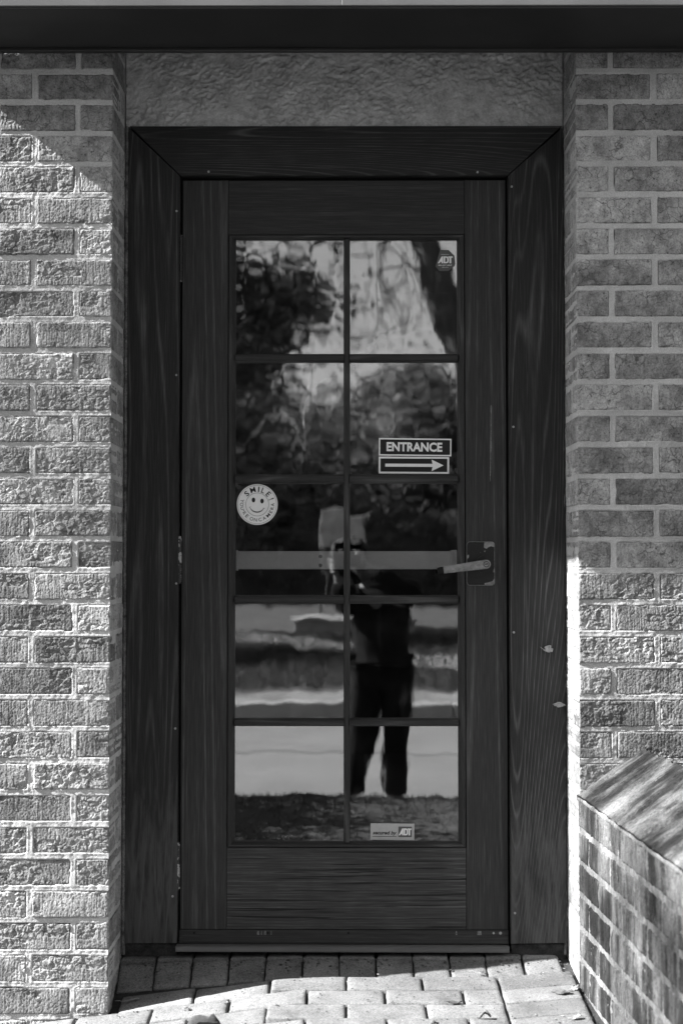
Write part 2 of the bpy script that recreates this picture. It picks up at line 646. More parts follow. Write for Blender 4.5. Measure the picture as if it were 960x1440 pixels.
def zg(x, y):
    """paved ramp falling away from the door, sunk towards the left"""
    dy = max(0.0, -y)
    s = min(1.0, dy / 0.09)
    z = -0.003 - 0.016 * s * s * (3 - 2 * s) * min(1.0, max(0.0, (0.62 - x) / 0.2)) - 0.046 * dy
    dip = 0.125 * max(0.0, -0.12 - x) * min(1.0, max(0.0, (dy + 0.01) / 0.17))
    return z - min(dip, 0.2)


# bedding sheet under the pavers
xs = np.arange(-1.7, 0.66, 0.06)
ys = np.arange(-2.06, 0.16, 0.04)
vs = np.array([(x, y, zg(x, y) - 0.011) for x in xs for y in ys])
pav = link('pavement', fast_mesh('pavement', vs, grid_faces(len(xs), len(ys)), True), M['sand'])
tag(pav, kind='structure')


def paver_mesh(name, L, W, seed, H=0.05):
    nx, ny = max(5, int(L / 0.018)), max(5, int(W / 0.018))
    m = MB()
    x = np.concatenate([[0, 0.0035], np.linspace(0.011, L - 0.011, nx), [L - 0.0035, L]]) - L / 2
    y = np.concatenate([[0, 0.0035], np.linspace(0.011, W - 0.011, ny), [W - 0.0035, W]]) - W / 2
    X, Y = np.meshgrid(x, y, indexing='ij')
    e = np.minimum(np.minimum(X + L / 2, L / 2 - X), np.minimum(Y + W / 2, W / 2 - Y))
    Z = -0.0038 * (1 - np.clip(e / 0.008, 0, 1)) ** 2 + 0.0022 * (fbm(X * 30, Y * 30, seed) - 0.5)
    jx = 0.004 * (fbm(Y * 90 + X * 70, X * 60, seed + 5, 2) - 0.5) * (e < 0.004)
    V = np.stack([X + jx, Y + jx, Z], -1).reshape(-1, 3)
    n0, n1 = len(x), len(y)
    F = [tuple(f) for f in grid_faces(n0, n1)]
    ring = [i * n1 for i in range(n0)] + [(n0 - 1) * n1 + j for j in range(1, n1)] + [i * n1 + n1 - 1 for i in range(n0 - 2, -1, -1)] + [j for j in range(n1 - 2, 0, -1)]
    k = len(V)
    low = V[ring].copy()
    low[:, 2] = -H
    V = np.vstack([V, low])
    n = len(ring)
    F += [(ring[i], ring[(i + 1) % n], k + (i + 1) % n, k + i) for i in range(n)]
    m.add(V, F)
    me = m.mesh(name, True)
    me.materials.append(M['paver'])
    return me


PV = {}
for key, (L, W) in {'full': (0.1945, 0.0978), 'half': (0.0945, 0.0978), 'head': (0.0955, 0.195)}.items():
    PV[key] = [paver_mesh('paver_' + key, L, W, i * 7 + len(key)) for i in range(4)]


def put_paver(kind, x, y):
    h = 0.02
    sx = (zg(x + h, y) - zg(x - h, y)) / (2 * h)
    sy = (zg(x, y + h) - zg(x, y - h)) / (2 * h)
    o = link('paver', PV[kind][rng.randint(4)], None, pav,
             (x + rng.normal(0, 0.0008), y + rng.normal(0, 0.0008), zg(x, y) + rng.normal(0, 0.0013)),
             (math.atan(sy) + rng.normal(0, 0.006), -math.atan(sx) + rng.normal(0, 0.005), rng.normal(0, 0.006)))
    return o


x = -0.57
while x < 0.62:
    put_paver('half', x, -0.0605)
    put_paver('half', x, 0.0395)
    x += 0.1
for r in range(19):
    yc = -0.162 - 0.1 * r
    off = 0.0 if r % 2 == 0 else 0.1
    inside = yc > FACE - 0.02
    xl = LX + 0.02 if inside else -1.55
    k = -9
    while True:
        a = off + k * 0.2
        b = a + 0.2
        k += 1
        if a > 0.399:
            break
        if b > 0.401:
            put_paver('half', a + 0.05, yc)
            continue
        if (a + b) / 2 < xl + (0.06 if inside else 0):
            if inside and b > xl + 0.03:
                put_paver('half', b - 0.05, yc)
            continue
        put_paver('full', a + 0.1, yc)
    if yc < 0:
        put_paver('full', 0.5, yc)

# soil wedge between the pavement and the wing wall, and round the wall
m = MB()
m.box(0.601, 2.2, -2.6, FACE - 0.001, -0.5, -0.13)
soil = m.build('soil_bed', M['soil'])
tag(soil, kind='structure')

# ================================================================== BRICKWORK
def brick_mesh(name, L, H, D, seed, res=0.0017, rough=0.8, mat=None):
    """wire-cut brick with a torn, folded face; front at y=0 looking to -y, centred in x and z"""
    nx, nz = int(L / res) + 1, int(H / res) + 1
    x = np.linspace(0, L, nx)
    z = np.linspace(0, H, nz)
    X, Z = np.meshgrid(x, z, indexing='ij')
    wx = 0.010 * (fbm(X * 45, Z * 45, seed + 2, 3) - 0.5)
    wz = 0.010 * (fbm(X * 45 + 50, Z * 45, seed + 13, 3) - 0.5)
    stri = 0.5 * vnoise((X + wx * 0.15) * 260, Z * 12, seed) + 0.5 * vnoise(X * 520, Z * 38, seed + 1)
    dots = vnoise(X * 420, Z * 260, seed + 14)
    tm = fbm(X * 10, Z * 16, seed + 3, 3)
    torn = sstep(0.50, 0.545, tm + rng.uniform(-0.09, 0.05))
    r1, e1, t1 = worley((X + wx) * 62, (Z + wz) * 78, seed + 4)
    r2, e2, t2 = worley((X + wx * 1.5) * 150, (Z + wz * 1.5) * 165, seed + 5)
    flake = 0.0017 * (r1 - 0.5) + 0.0015 * t1 + 0.0009 * (r2 - 0.5) + 0.0009 * t2
    flake = flake - 0.0016 * (1 - sstep(0.0, 0.16, e1)) * (r2 > 0.35) + 0.0012 * (fbm(X * 130, Z * 130, seed + 6, 3) - 0.5)
    h = (0.0013 * (stri - 0.5) - 0.0007 * sstep(0.62, 0.8, dots)) * (1 - torn)
    h = h + torn * (flake - 0.0006 + 0.0018 * (fbm(X * 24, Z * 28, seed + 8) - 0.5))
    h = h + 0.0005 * (vnoise(X * 560, Z * 560, seed + 9) - 0.5) + 0.0005 * (vnoise(X * 280, Z * 280, seed + 19) - 0.5)
    chip = sstep(0.72, 0.78, fbm(X * 40, Z * 40, seed + 12, 2)) * torn
    h = h - 0.0022 * chip
    h *= rough
    h = h + rng.normal(0, 0.0035) * (X - L / 2) + rng.normal(0, 0.012) * (Z - H / 2)
    e = np.minimum(np.minimum(X, L - X), np.minimum(Z, H - Z)) + 0.0042 * (fbm(X * 110, Z * 110, seed + 7, 2) - 0.58)
    h = h - 0.0026 * np.clip(1 - e / 0.003, 0, 1.5) ** 2
    jag = 0.0048
    jx = jag * (fbm(Z * 90, X * 20, seed + 10, 2) - 0.5) * ((X < 1e-6) | (X > L - 1e-6))
    jz = jag * 1.3 * (fbm(X * 70, Z * 20, seed + 11, 2) - 0.5) * ((Z < 1e-6) | (Z > H - 1e-6))
    V = np.stack([X - L / 2 + jx, -h, Z - H / 2 + jz], -1).reshape(-1, 3)
    F = grid_faces(nx, nz)
    ring = [i * nz for i in range(nx)] + [(nx - 1) * nz + j for j in range(1, nz)] + [i * nz + nz - 1 for i in range(nx - 2, -1, -1)] + [j for j in range(nz - 2, 0, -1)]
    ring = np.array(ring)
    k = len(V)
    n = len(ring)
    rings = [V]
    faces = [F]
    prev = ring
    nd = max(3, int(D / 0.012))
    for s in range(1, nd + 1):
        lo = V[ring].copy()
        d = D * s / nd
        lo[:, 1] = d
        wob = 0.0016 * (fbm(lo[:, 0] * 60 + lo[:, 2] * 60, np.full(n, d * 60), seed + 20, 2) - 0.5)
        lo[:, 0] += np.sign(lo[:, 0]) * wob * (np.abs(lo[:, 0]) > L / 2 - 0.004)
        rings.append(lo)
        cur = np.arange(k, k + n)
        k += n
        faces.append(np.stack([prev, np.roll(prev, -1), np.roll(cur, -1), cur], 1)[:, ::-1])
        prev = cur
    me = fast_mesh(name, np.vstack(rings), np.vstack(faces), False)
    me.materials.append(mat or M['brick'])
    return me


BH = COURSE - 0.0145
ST = [brick_mesh('brick_stretcher', 0.1985, BH, 0.092, 3 + i * 31) for i in range(14)]
HD = [brick_mesh('brick_header', 0.0850, BH, 0.215, 500 + i * 29) for i in range(10)]
RV = [brick_mesh('brick_reveal', 0.100, BH, 0.06, 900 + i * 23, 0.004) for i in range(3)]



def brick_wall(side, xend, zlow, label):
    """side -1: wall left of the opening; +1: right. Fine concave mortar sheet plus one object for each brick."""
    cx = LX if side < 0 else RX
    rows = []
    k0 = int(math.ceil((ZTOP - zlow) / COURSE))
    for k in range(-2, k0 + 1):
        zt = ZTOP - COURSE * (k - 0)         # joint centre under the course above
        zc = zt - COURSE / 2
        stretcher = (k % 2 == 0)
        rows.append((k, zc, stretcher))
    # mortar sheet
    dep = abs(xend - cx)
    fine = min(0.42, dep)
    xd = np.concatenate([[0.0016], np.arange(0.004, fine, 0.0033), np.arange(fine, dep + 0.02, 0.02)])
    zz = np.arange(zlow, ZTOP + 2.5 * COURSE, 0.0033)
    Xd, Zz = np.meshgrid(xd, zz, indexing='ij')
    ph = (ZTOP - Zz) / COURSE
    kk = np.floor(ph).astype(int)
    dz = np.abs(ph - np.round(ph)) * COURSE
    first = np.where(kk % 2 == 0, 0.2075, 0.0935)
    q = (Xd - first) / 0.2135
    dx = np.where(Xd < first - 0.1067, np.where(Xd < first - 0.1067, 1.0, 0), np.abs(q - np.round(q)) * 0.2135)
    d = np.minimum(dz, dx)
    conc = 0.0007 * np.clip(1 - (d / 0.0065) ** 2, 0, 1)
    rec = 0.0008 + conc + 0.0026 * (fbm(Xd * 60, Zz * 60, 3 + side) - 0.5) + 0.0014 * (vnoise(Xd * 290, Zz * 290, 5) - 0.5)
    rec += 0.0035 * (fbm(Xd * 9, Zz * 14, 40 + side) - 0.5)
    rec = np.maximum(rec, -0.0004) + 0.010 * sstep(0.0088, 0.0105, d + 0.004 * (fbm(Xd * 35, Zz * 35, 44) - 0.5))
    V = np.stack([cx + side * Xd, FACE + rec, Zz], -1).reshape(-1, 3)
    Fc = grid_faces(len(xd), len(zz))
    if side < 0:
        Fc = Fc[:, ::-1]
    k = len(V)
    # side sheet in the reveal and the solid body behind
    yd = np.arange(0.0, 0.36, 0.012)
    Yd, Z2 = np.meshgrid(yd, zz[::3], indexing='ij')
    ph2 = (ZTOP - Z2) / COURSE
    dz2 = np.abs(ph2 - np.round(ph2)) * COURSE
    rc2 = 0.002 + 0.002 * (fbm(Yd * 60, Z2 * 60, 70 + side) - 0.5) + 0.001 * (dz2 < 0.004)
    V2 = np.stack([cx + side * rc2, FACE + 0.0022 + Yd, Z2], -1).reshape(-1, 3)
    F2 = grid_faces(len(yd), len(zz[::3]), k)
    V = np.vstack([V, V2])
    k = len(V)
    # closing faces: back, far end, top
    x0, x1 = cx + side * 0.003, cx + side * dep
    yb = 0.14
    zt = zz[-1]
    V3 = np.array([(x0, yb, zlow), (x1, yb, zlow), (x1, yb, zt), (x0, yb, zt), (x1, FACE + 0.002, zlow), (x1, FACE + 0.002, zt), (x0, FACE + 0.002, zt)])
    F3 = np.array([(0, 1, 2, 3), (1, 4, 5, 2), (3, 2, 5, 6)]) + k
    wall = link('brick_wall', fast_mesh('brick_wall', np.vstack([V, V3]), np.vstack([Fc, F2, F3]), True), M['mortar'])
    tag(wall, label, 'brick wall', 'brick walls beside the door')
    for k, zc, stretcher in rows:
        spans = []
        a = 0.0
        b = 0.2000 if stretcher else 0.0860
        first = True
        while a < dep - 0.03:
            spans.append((a, b, first))
            first = False
            a = b + 0.015
            b = a + 0.1985
        for a, b, first in spans:
            mid = (a + b) / 2
            L = b - a
            me = ST[rng.randint(len(ST))] if L > 0.15 else HD[rng.randint(len(HD))]
            o = link('brick', me, None, wall,
                     (cx + side * (mid + 0.0005) + rng.normal(0, 0.0007) * (not first), FACE + rng.normal(0, 0.0009), zc + rng.normal(0, 0.0007)),
                     (rng.normal(0, 0.004), rng.normal(0, 0.003), rng.normal(0, 0.003)))
            if rng.rand() < 0.5:
                o.rotation_euler[1] += math.pi
        if stretcher and k0 - k > 0:
            # second brick seen on the reveal behind the corner stretcher
            me = RV[rng.randint(3)]
            o = link('brick', me, None, wall, (cx + rng.normal(0, 0.0006), FACE + 0.102 + 0.051, zc), (0, 0, R(90) if side < 0 else R(-90)))
    return wall


brick_wall(-1, -1.56, -0.30, 'sunlit rough brick wall left of the door')
brick_wall(1, 1.6, -0.10, 'half shaded brick wall right of the door behind the low wing wall')

# ------------------------------------------------------------------ stucco panel over the door
xs = np.arange(LX + 0.001, RX, 0.0028)
zs = np.arange(2.300, 2.60, 0.0028)
X, Z = np.meshgrid(xs, zs, indexing='ij')
w1 = fbm(X * 30, Z * 45, 60, 3)
kn = fbm((X + 0.012 * w1) * 95 + Z * 25, (Z + 0.012 * w1) * 150 - X * 30, 61, 4)
patch = sstep(0.40, 0.62, fbm(X * 5.5, Z * 8, 62, 3))
h = 0.0036 * sstep(0.46, 0.52, kn) * patch + 0.0030 * (fbm(X * 210, Z * 210, 65, 2) - 0.5) - 0.003 * sstep(0.68, 0.76, fbm(X * 38, Z * 60, 66, 3)) + 0.0025 * (fbm(X * 9, Z * 9, 63) - 0.5) + 0.0012 * (fbm(X * 160, Z * 160, 64, 2) - 0.5)
V = np.stack([X, 0.012 - h, Z], -1).reshape(-1, 3)
F = grid_faces(len(xs), len(zs))
k = len(V)
V = np.vstack([V, np.array([(LX, 0.14, 2.30), (RX, 0.14, 2.30), (RX, 0.14, 2.60), (LX, 0.14, 2.60), (LX, 0.0125, 2.30), (RX, 0.0125, 2.30)])])
F = np.vstack([F, np.array([(0, 1, 2, 3), (4, 5, 1, 0)]) + k])
st = link('stucco_panel', fast_mesh('stucco_panel', V, F, True), M['stucco'])
tag(st, 'grey textured stucco panel between the door casing and the eave', 'stucco panel')

# ------------------------------------------------------------------ eave
eave = empty('roof_eave', (0.3, -0.3, 2.44), 'dark metal eave with pale fascia above the doorway', 'eave')
EX0, EX1 = -1.12, 1.9
YF = -0.465


def soffit(x0, x1, lap):
    m = MB()
    m.prism([(YF, 2.452 - lap), (FACE - 0.006, 2.438 - lap), (FACE - 0.006, 2.47), (YF, 2.47)], 0, 1)
    m.v = [(x0 + (x1 - x0) * v[1], v[0], v[2]) for v in m.v]
    return m.build('soffit_panel', M['soffit'], eave)


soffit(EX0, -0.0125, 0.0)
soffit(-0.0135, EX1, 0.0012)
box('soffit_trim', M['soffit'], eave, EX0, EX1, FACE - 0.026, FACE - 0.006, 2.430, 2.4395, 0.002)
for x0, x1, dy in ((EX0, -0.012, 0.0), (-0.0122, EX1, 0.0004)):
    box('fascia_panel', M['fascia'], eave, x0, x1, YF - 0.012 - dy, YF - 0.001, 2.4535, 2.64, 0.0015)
box('drip_lip', M['soffit'], eave, EX0, EX1, YF - 0.008, YF + 0.006, 2.4475, 2.4532, 0.001)
box('roof_deck', M['roof'], eave, EX0 - 0.02, EX1 + 0.02, YF - 0.03, 4.2, 2.642, 2.70, 0.004)

# ------------------------------------------------------------------ room behind the glass
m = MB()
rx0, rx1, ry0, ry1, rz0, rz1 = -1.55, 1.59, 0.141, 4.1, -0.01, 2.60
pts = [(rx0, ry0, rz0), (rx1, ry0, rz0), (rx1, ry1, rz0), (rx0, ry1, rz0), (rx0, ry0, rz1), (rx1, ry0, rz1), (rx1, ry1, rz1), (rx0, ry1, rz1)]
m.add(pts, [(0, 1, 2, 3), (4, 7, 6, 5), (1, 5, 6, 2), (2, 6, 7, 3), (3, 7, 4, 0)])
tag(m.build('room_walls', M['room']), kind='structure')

# ================================================================== DOOR CASING
frame = empty('door_frame', (0, 0, 0.0), 'dark stained mitred timber casing around the glazed door', 'door frame')
CO_L, CI_L, CI_R, CO_R = -0.609, -0.4655, 0.4515, 0.6055
CT_I, CT_O, CB = 2.1595, 2.300, 0.031
m = MB()
m.prism([(CO_L, CB), (CI_L, CB + 0.001), (CI_L, CT_I), (CO_L, CT_O - 0.004)], 0.0, 0.04, 0.0015)
m.build('casing_upright', M['case_z'], frame)
m = MB()
m.prism([(CI_R, CB), (CO_R, CB + 0.002), (CO_R, CT_O - 0.004), (CI_R, CT_I)], 0.0005, 0.04, 0.0015)
m.build('casing_upright', M['case_z'], frame)
m = MB()
m.prism([(CO_L + 0.003, CT_O), (CI_L + 0.002, CT_I + 0.0008), (CI_R - 0.002, CT_I + 0.0008), (CO_R - 0.003, CT_O)], 0.001, 0.04, 0.0015)
m.build('casing_head', M['case_x'], frame)
# rebate behind the gap
box('door_stop', M['black'], frame, -0.609, -0.444, 0.0405, 0.139, 0.0, 2.299, 0)
box('door_stop', M['black'], frame, 0.430, 0.606, 0.0405, 0.139, 0.0, 2.299, 0)
box('door_stop', M['black'], frame, -0.4438, 0.4298, 0.0405, 0.139, 2.136, 2.299, 0)
# dark block filling the gap under the casing feet
M['foot'] = mat_plain('grimy_casing_foot', 0.03, 0.9, 0.6, 50, 0, 0.8)
box('casing_foot', M['foot'], frame, -0.615, -0.4675, 0.012, 0.04, -0.03, CB - 0.003, 0.002)
box('casing_foot', M['foot'], frame, 0.4535, 0.606, 0.012, 0.04, -0.03, CB - 0.003, 0.002)


def ragged_strip(name, mat, parent, x, w, y, z0, z1, seed, dz=0.008):
    n = int((z1 - z0) / dz)
    z = np.linspace(z0, z1, n)
    a = x - w / 2 - 0.004 * (fbm(z * 30, z * 0, seed) - 0.3)
    b = x + w / 2 + 0.004 * (fbm(z * 34, z * 0 + 5, seed + 1) - 0.4)
    yy = y + 0.006 * (fbm(z * 40, z * 0 + 9, seed + 2) - 0.5)
    V = []
    for i in range(n):
        V += [(a[i], yy[i] + 0.006, z[i]), ((a[i] + b[i]) / 2, yy[i] - 0.002, z[i]), (b[i], yy[i] + 0.006, z[i])]
    F = []
    for i in range(n - 1):
        F += [(3 * i, 3 * i + 1, 3 * i + 4, 3 * i + 3), (3 * i + 1, 3 * i + 2, 3 * i + 5, 3 * i + 4)]
    m = MB()
    m.add(V, F)
    return m.build(name, mat, parent, True)


ragged_strip('caulk_seam', M['caulk'], frame, LX + 0.0045, 0.011, 0.0, 0.0, 2.3, 80)
ragged_strip('caulk_seam', M['caulk'], frame, RX - 0.0035, 0.009, 0.003, 0.0, 2.3, 90)
m = MB()
m.prism([(-0.468, 0.012), (0.4455, 0.010), (0.4455, 0.0245), (-0.468, 0.0265)], -0.014, 0.13, 0.002)
m.build('threshold', M['alu'], frame)
for sx, sz in ((-0.474, 2.06), (-0.473, 1.60), (-0.471, 1.02), (-0.472, 0.62), (0.461, 2.128), (0.463, 1.455), (0.462, 0.885), (0.462, 0.115),
               (-0.385, 2.171), (0.366, 2.169), (-0.478, 0.16)):
    m = MB()
    m.disc((sx, sz), 0.0032, -0.0012, 0.004, 10)
    m.build('screw_head', M['screw'], frame)

# ================================================================== DOOR
door = empty('door', (0, 0.02, 0.02), 'dark stained timber door with ten glass panes and a metal lever', 'door')
DX0, DX1, DZ0, DZ1 = -0.459, 0.4455, 0.0285, 2.1515
YD = 0.020
SX0, SX1 = -0.3315, 0.3315
TZ, BZ = 1.998, 0.2893


def board(name, mat, x0, x1, z0, z1, y0=YD, y1=0.062, b=0.0012):
    m = MB()
    m.prism([(x0, z0), (x1, z0), (x1, z1), (x0, z1)], y0, y1, b)
    return m.build(name, mat, door)


board('stile', M['door_z'], DX0, SX0, 0.064, DZ1)
board('stile', M['door_z'], SX1, DX1, 0.064, DZ1)
board('rail', M['door_x'], SX0 + 0.0008, SX1 - 0.0008, TZ, DZ1 - 0.0005, YD + 0.0004)
board('rail', M['door_xc'], SX0 + 0.0008, SX1 - 0.0008, 0.0645, BZ, YD + 0.0004)
GX0, GX1 = -0.3107, 0.3105
GZ0, GZ1 = 0.3039, 1.9851


def bead(p_out, p_in, mat):
    """moulded bead: outer edge flush with the stile, sloping in to the glass. p_out/p_in are two points each."""
    (a, b), (c, d) = p_out, p_in
    def lerp(p, q, t):
        return (p[0] + (q[0] - p[0]) * t, p[1] + (q[1] - p[1]) * t)
    prof = [(0.0, YD + 0.004), (0.12, YD - 0.001), (0.55, YD - 0.0005), (0.72, YD + 0.004), (1.0, YD + 0.0125), (1.0, 0.062), (0.0, 0.062)]
    V = []
    for t, y in prof:
        u, v = lerp(a, c, t), lerp(b, d, t)
        V += [(u[0], y, u[1]), (v[0], y, v[1])]
    n = len(prof)
    F = [(2 * i, 2 * i + 1, (2 * i + 3) % (2 * n), (2 * i + 2) % (2 * n)) for i in range(n)]
    F += [tuple(range(0, 2 * n, 2)), tuple(range(1, 2 * n, 2))]
    m = MB()
    m.add(V, F)
    m.build('glazing_bead', mat, door)


o0, o1, q0, q1 = (SX0 + 0.0008, BZ + 0.0008), (SX1 - 0.0008, BZ + 0.0008), (SX0 + 0.0008, TZ - 0.0008), (SX1 - 0.0008, TZ - 0.0008)
i0, i1, j0, j1 = (GX0, GZ0), (GX1, GZ0), (GX0, GZ1), (GX1, GZ1)
bead((o0, q0), (i0, j0), M['bead_z'])
bead((o1, q1), (i1, j1), M['bead_z'])
bead((q0, q1), (j0, j1), M['bead_x'])
bead((o0, o1), (i0, i1), M['bead_x'])

cols = [(-0.3107, -0.008), (0.010, 0.3105)]
rowz = [(1.6632, 1.9851), (1.325, 1.6391), (0.9867, 1.2991), (0.6444, 0.9629), (0.3039, 0.6226)]


def muntin(x0, x1, z0, z1, mat, vertical):
    yf, ys = YD + 0.001, YD + 0.012
    c = 0.35
    if vertical:
        w = x1 - x0
        prof = [(x0, 0.06), (x0, ys), (x0 + w * 0.22, yf), (x1 - w * 0.22, yf), (x1, ys), (x1, 0.06)]
        V = [(px, py, z0) for px, py in prof] + [(px, py, z1) for px, py in prof]
    else:
        w = z1 - z0
        prof = [(z0, 0.06), (z0, ys), (z0 + w * 0.25, yf + 0.0006), (z1 - w * 0.25, yf + 0.0006), (z1, ys), (z1, 0.06)]
        V = [(x0, py, pz) for pz, py in prof] + [(x1, py, pz) for pz, py in prof]
    n = 6
    F = [(i, (i + 1) % n, n + (i + 1) % n, n + i) for i in range(n)] + [tuple(range(n)), tuple(range(n, 2 * n))]
    m = MB()
    m.add(V, F)
    return m.build('muntin', mat, door)


muntin(-0.008, 0.010, GZ0 - 0.0005, GZ1 + 0.0005, M['bead_z'], True)
for r in range(4):
    z1, z0 = rowz[r][0], rowz[r + 1][1]
    muntin(GX0 - 0.0005, -0.0065, z0, z1, M['bead_x'], False)
    muntin(0.0085, GX1 + 0.0005, z0, z1, M['bead_x'], False)
YG = 0.036
for (x0, x1) in cols:
    for (z0, z1) in rowz:
        m = MB()
        m.box(x0 - 0.003, x1 + 0.003, YG, YG + 0.005, z0 - 0.003, z1 + 0.003, 0)
        g = m.build('glass_pane', M['glass'], door)
        # each pane sits a hair out of true in its rebate
        c = Vector(((x0 + x1) / 2, YG, (z0 + z1) / 2))
        g.data.transform(Matrix.Translation(-c))
        g.location = c
        g.rotation_euler = (rng.normal(0, 0.0011), 0, rng.normal(0, 0.0011))

# kick strip with drip lip
m = MB()
m.prism([(0.0285, YD - 0.010), (0.046, YD - 0.007), (0.0495, YD - 0.004), (0.0638, YD - 0.004), (0.0638, 0.055), (0.0285, 0.055)], DX0 - 0.002, DX1)
m.v = [(v[1], v[2], v[0]) for v in m.v]
sweep = m.build('kick_strip', M['door_x'], door)
for sx in (-0.42, -0.217, 0.005, 0.405, 0.424):
    m = MB()
    m.disc((sx, 0.0565), 0.003 if sx < 0.41 else 0.004, YD - 0.0055, YD, 10)
    m.build('screw_head', M['black'] if sx < 0.4 else M['screw'], sweep)
# worn paint marks on the strip
for (x0, x1) in ((-0.247, -0.240), (-0.236, -0.232), (-0.228, -0.221), (-0.209, -0.206), (0.36, 0.372), (0.30, 0.305)):
    m = MB()
    m.prism([(x0, 0.051), (x1, 0.0512), (x1 - 0.001, 0.062), (x0 + 0.001, 0.0618)], YD - 0.0043, YD - 0.0038)
    m.build('paint_chip', M['scrape'], sweep)


def hinge(zc, x, worn):
    m = MB()
    for k in range(5):
        z0 = zc - 0.061 + k * 0.0245
        m.tube([(x, 0.008, z0), (x, 0.008, z0 + 0.0235)], 0.0062, 10)
    h = m.build('hinge', M['hinge'] if worn else M['plate'], door)
    m = MB()
    m.tube([(x, 0.008, zc - 0.065), (x, 0.008, zc - 0.061)], 0.0045, 10)
    m.tube([(x, 0.008, zc + 0.0612), (x, 0.008, zc + 0.066)], 0.0045, 10)
    m.build('hinge_pin', M['hinge'], h)
    return h


hinge(1.928, -0.4625, False)
hinge(1.085, -0.4635, True)
hinge(0.24, -0.4650, True)

# lock plate and lever
m = MB()
px0, px1, pz0, pz1 = 0.3345, 0.4112, 1.0149, 1.1355
rr = 0.009
poly = []
for cx_, cz_, a0 in ((px1 - rr, pz1 - rr, 0), (px0 + rr, pz1 - rr, 90), (px0 + rr, pz0 + rr, 180), (px1 - rr, pz0 + rr, 270)):
    for k in range(5):
        a = R(a0 + k * 22.5)
        poly.append((cx_ + rr * math.cos(a), cz_ + rr * math.sin(a)))
m.prism(poly, YD - 0.0045, YD, 0.0015)
plate = m.build('lock_plate', M['plate'], door)
m = MB()
m.prism([(0.373 + (a - 0.373) * 1.022, 1.0752 + (b - 1.0752) * 1.014) for a, b in poly], YD - 0.0030, YD - 0.0002)
m.build('plate_edge', M['lever'], plate)
m = MB()
m.disc((0.3835, 1.0735), 0.0245, YD - 0.0085, YD - 0.0045, 28)
m.disc((0.3835, 1.0735), 0.012, YD - 0.040, YD - 0.0085, 20)
m.build('rose', M['plate'], plate)
# chipped corners of the plate
for pts in ([(0.383, 1.1345), (0.4095, 1.1345), (0.4105, 1.121), (0.401, 1.1235), (0.394, 1.1205), (0.389, 1.1165), (0.382, 1.1195)],
            [(0.384, 1.0155), (0.405, 1.0158), (0.4106, 1.022), (0.4106, 1.034), (0.405, 1.026), (0.392, 1.0225), (0.383, 1.0205)],
            [(0.3352, 1.088), (0.3395, 1.092), (0.3405, 1.0995), (0.3352, 1.0995)],
            [(0.4075, 1.051), (0.4108, 1.051), (0.4108, 1.061), (0.409, 1.060)]):
    m = MB()
    m.prism(pts, YD - 0.0049, YD - 0.0044)
    m.build('bare_patch', M['lever'], plate)
ang = math.atan2(1.0567 - 1.0743, 0.2548 - 0.3843)
m = MB()
P0 = Vector((0.3835, 0, 1.0735))
dv = Vector((math.cos(ang), 0, math.sin(ang)))
nv = Vector((-dv.z, 0, dv.x))
Lc = 0.118
hw = 0.0125
poly = []
for k in range(9):
    a = R(-90 - k * 22.5)
    q = P0 + dv * (0.0 + hw * math.cos(a) * 1.0) * 1.0 + nv * (hw * math.sin(a))
    poly.append((q.x, q.z))
for q in (P0 + dv * Lc + nv * 0.0098, P0 + dv * Lc - nv * 0.0098):
    poly.append((q.x, q.z))
m.prism(poly, YD - 0.056, YD - 0.040, 0.003)
lev = m.build('lever', M['lever'], plate)
m = MB()
a, b = P0 + dv * (Lc + 0.0004), P0 + dv * (Lc + 0.016)
m.prism([((a + nv * 0.0096).x, (a + nv * 0.0096).z), ((b + nv * 0.0085).x, (b + nv * 0.0085).z), ((b - nv * 0.0085).x, (b - nv * 0.0085).z), ((a - nv * 0.0096).x, (a - nv * 0.0096).z)],
        YD - 0.055, YD - 0.030, 0.002)
m.build('lever_tip', M['black'], plate)
m = MB()
m.ring((0.3835, 1.0735), 0.0066, 0.0082, YD - 0.0566, 24)
m.prism([(0.3795, 1.0725), (0.388, 1.0738), (0.388, 1.0758), (0.3795, 1.074)], YD - 0.0567, YD - 0.0560)
m.build('keyhole', M['black'], plate)
# pale scrape on the right stile
m = MB()
zz = np.linspace(1.305, 1.518, 26)
V = []
for i, z in enumerate(zz):
    c = 0.4015 - 0.0028 * (z - 1.30) / 0.2 + 0.0012 * (vnoise(z * 60, 0.5) - 0.5)
    w = 0.0006 + 0.0021 * vnoise(z * 45, 3.3) * (1.0 if i > 6 else 0.6) * (0.25 if i in (0, 25) else 1)
    c = 0.404 - c + 0.398
    V += [(c - w, YD - 0.0004, z), (c + w, YD - 0.0004, z)]
m.add(V, [(2 * i, 2 * i + 1, 2 * i + 3, 2 * i + 2) for i in range(25)])
m.build('paint_scrape', M['scrape'], door)
# push bar on the inside
YB = 0.085
m = MB()
m.box(-0.318, 0.312, YB, YB + 0.02, 1.0585, 1.110, 0.002)
bar = m.build('push_bar', M['bar'], door)
for z in (1.095, 1.070):
    m = MB()
    m.disc((-0.0735, z), 0.0052, YB - 0.0012, YB + 0.001, 14)
    m.box(-0.0775, -0.0695, YB - 0.0016, YB - 0.0011, z - 0.0007, z + 0.0007)
    m.build('screw_head', M['lever'], bar)
for x in (-0.318, 0.306):
    m = MB()
    m.box(x - 0.012, x + 0.012, 0.0625, YB - 0.0005, 1.055, 1.113, 0.001)
    m.build('bar_bracket', M['bar'], bar)

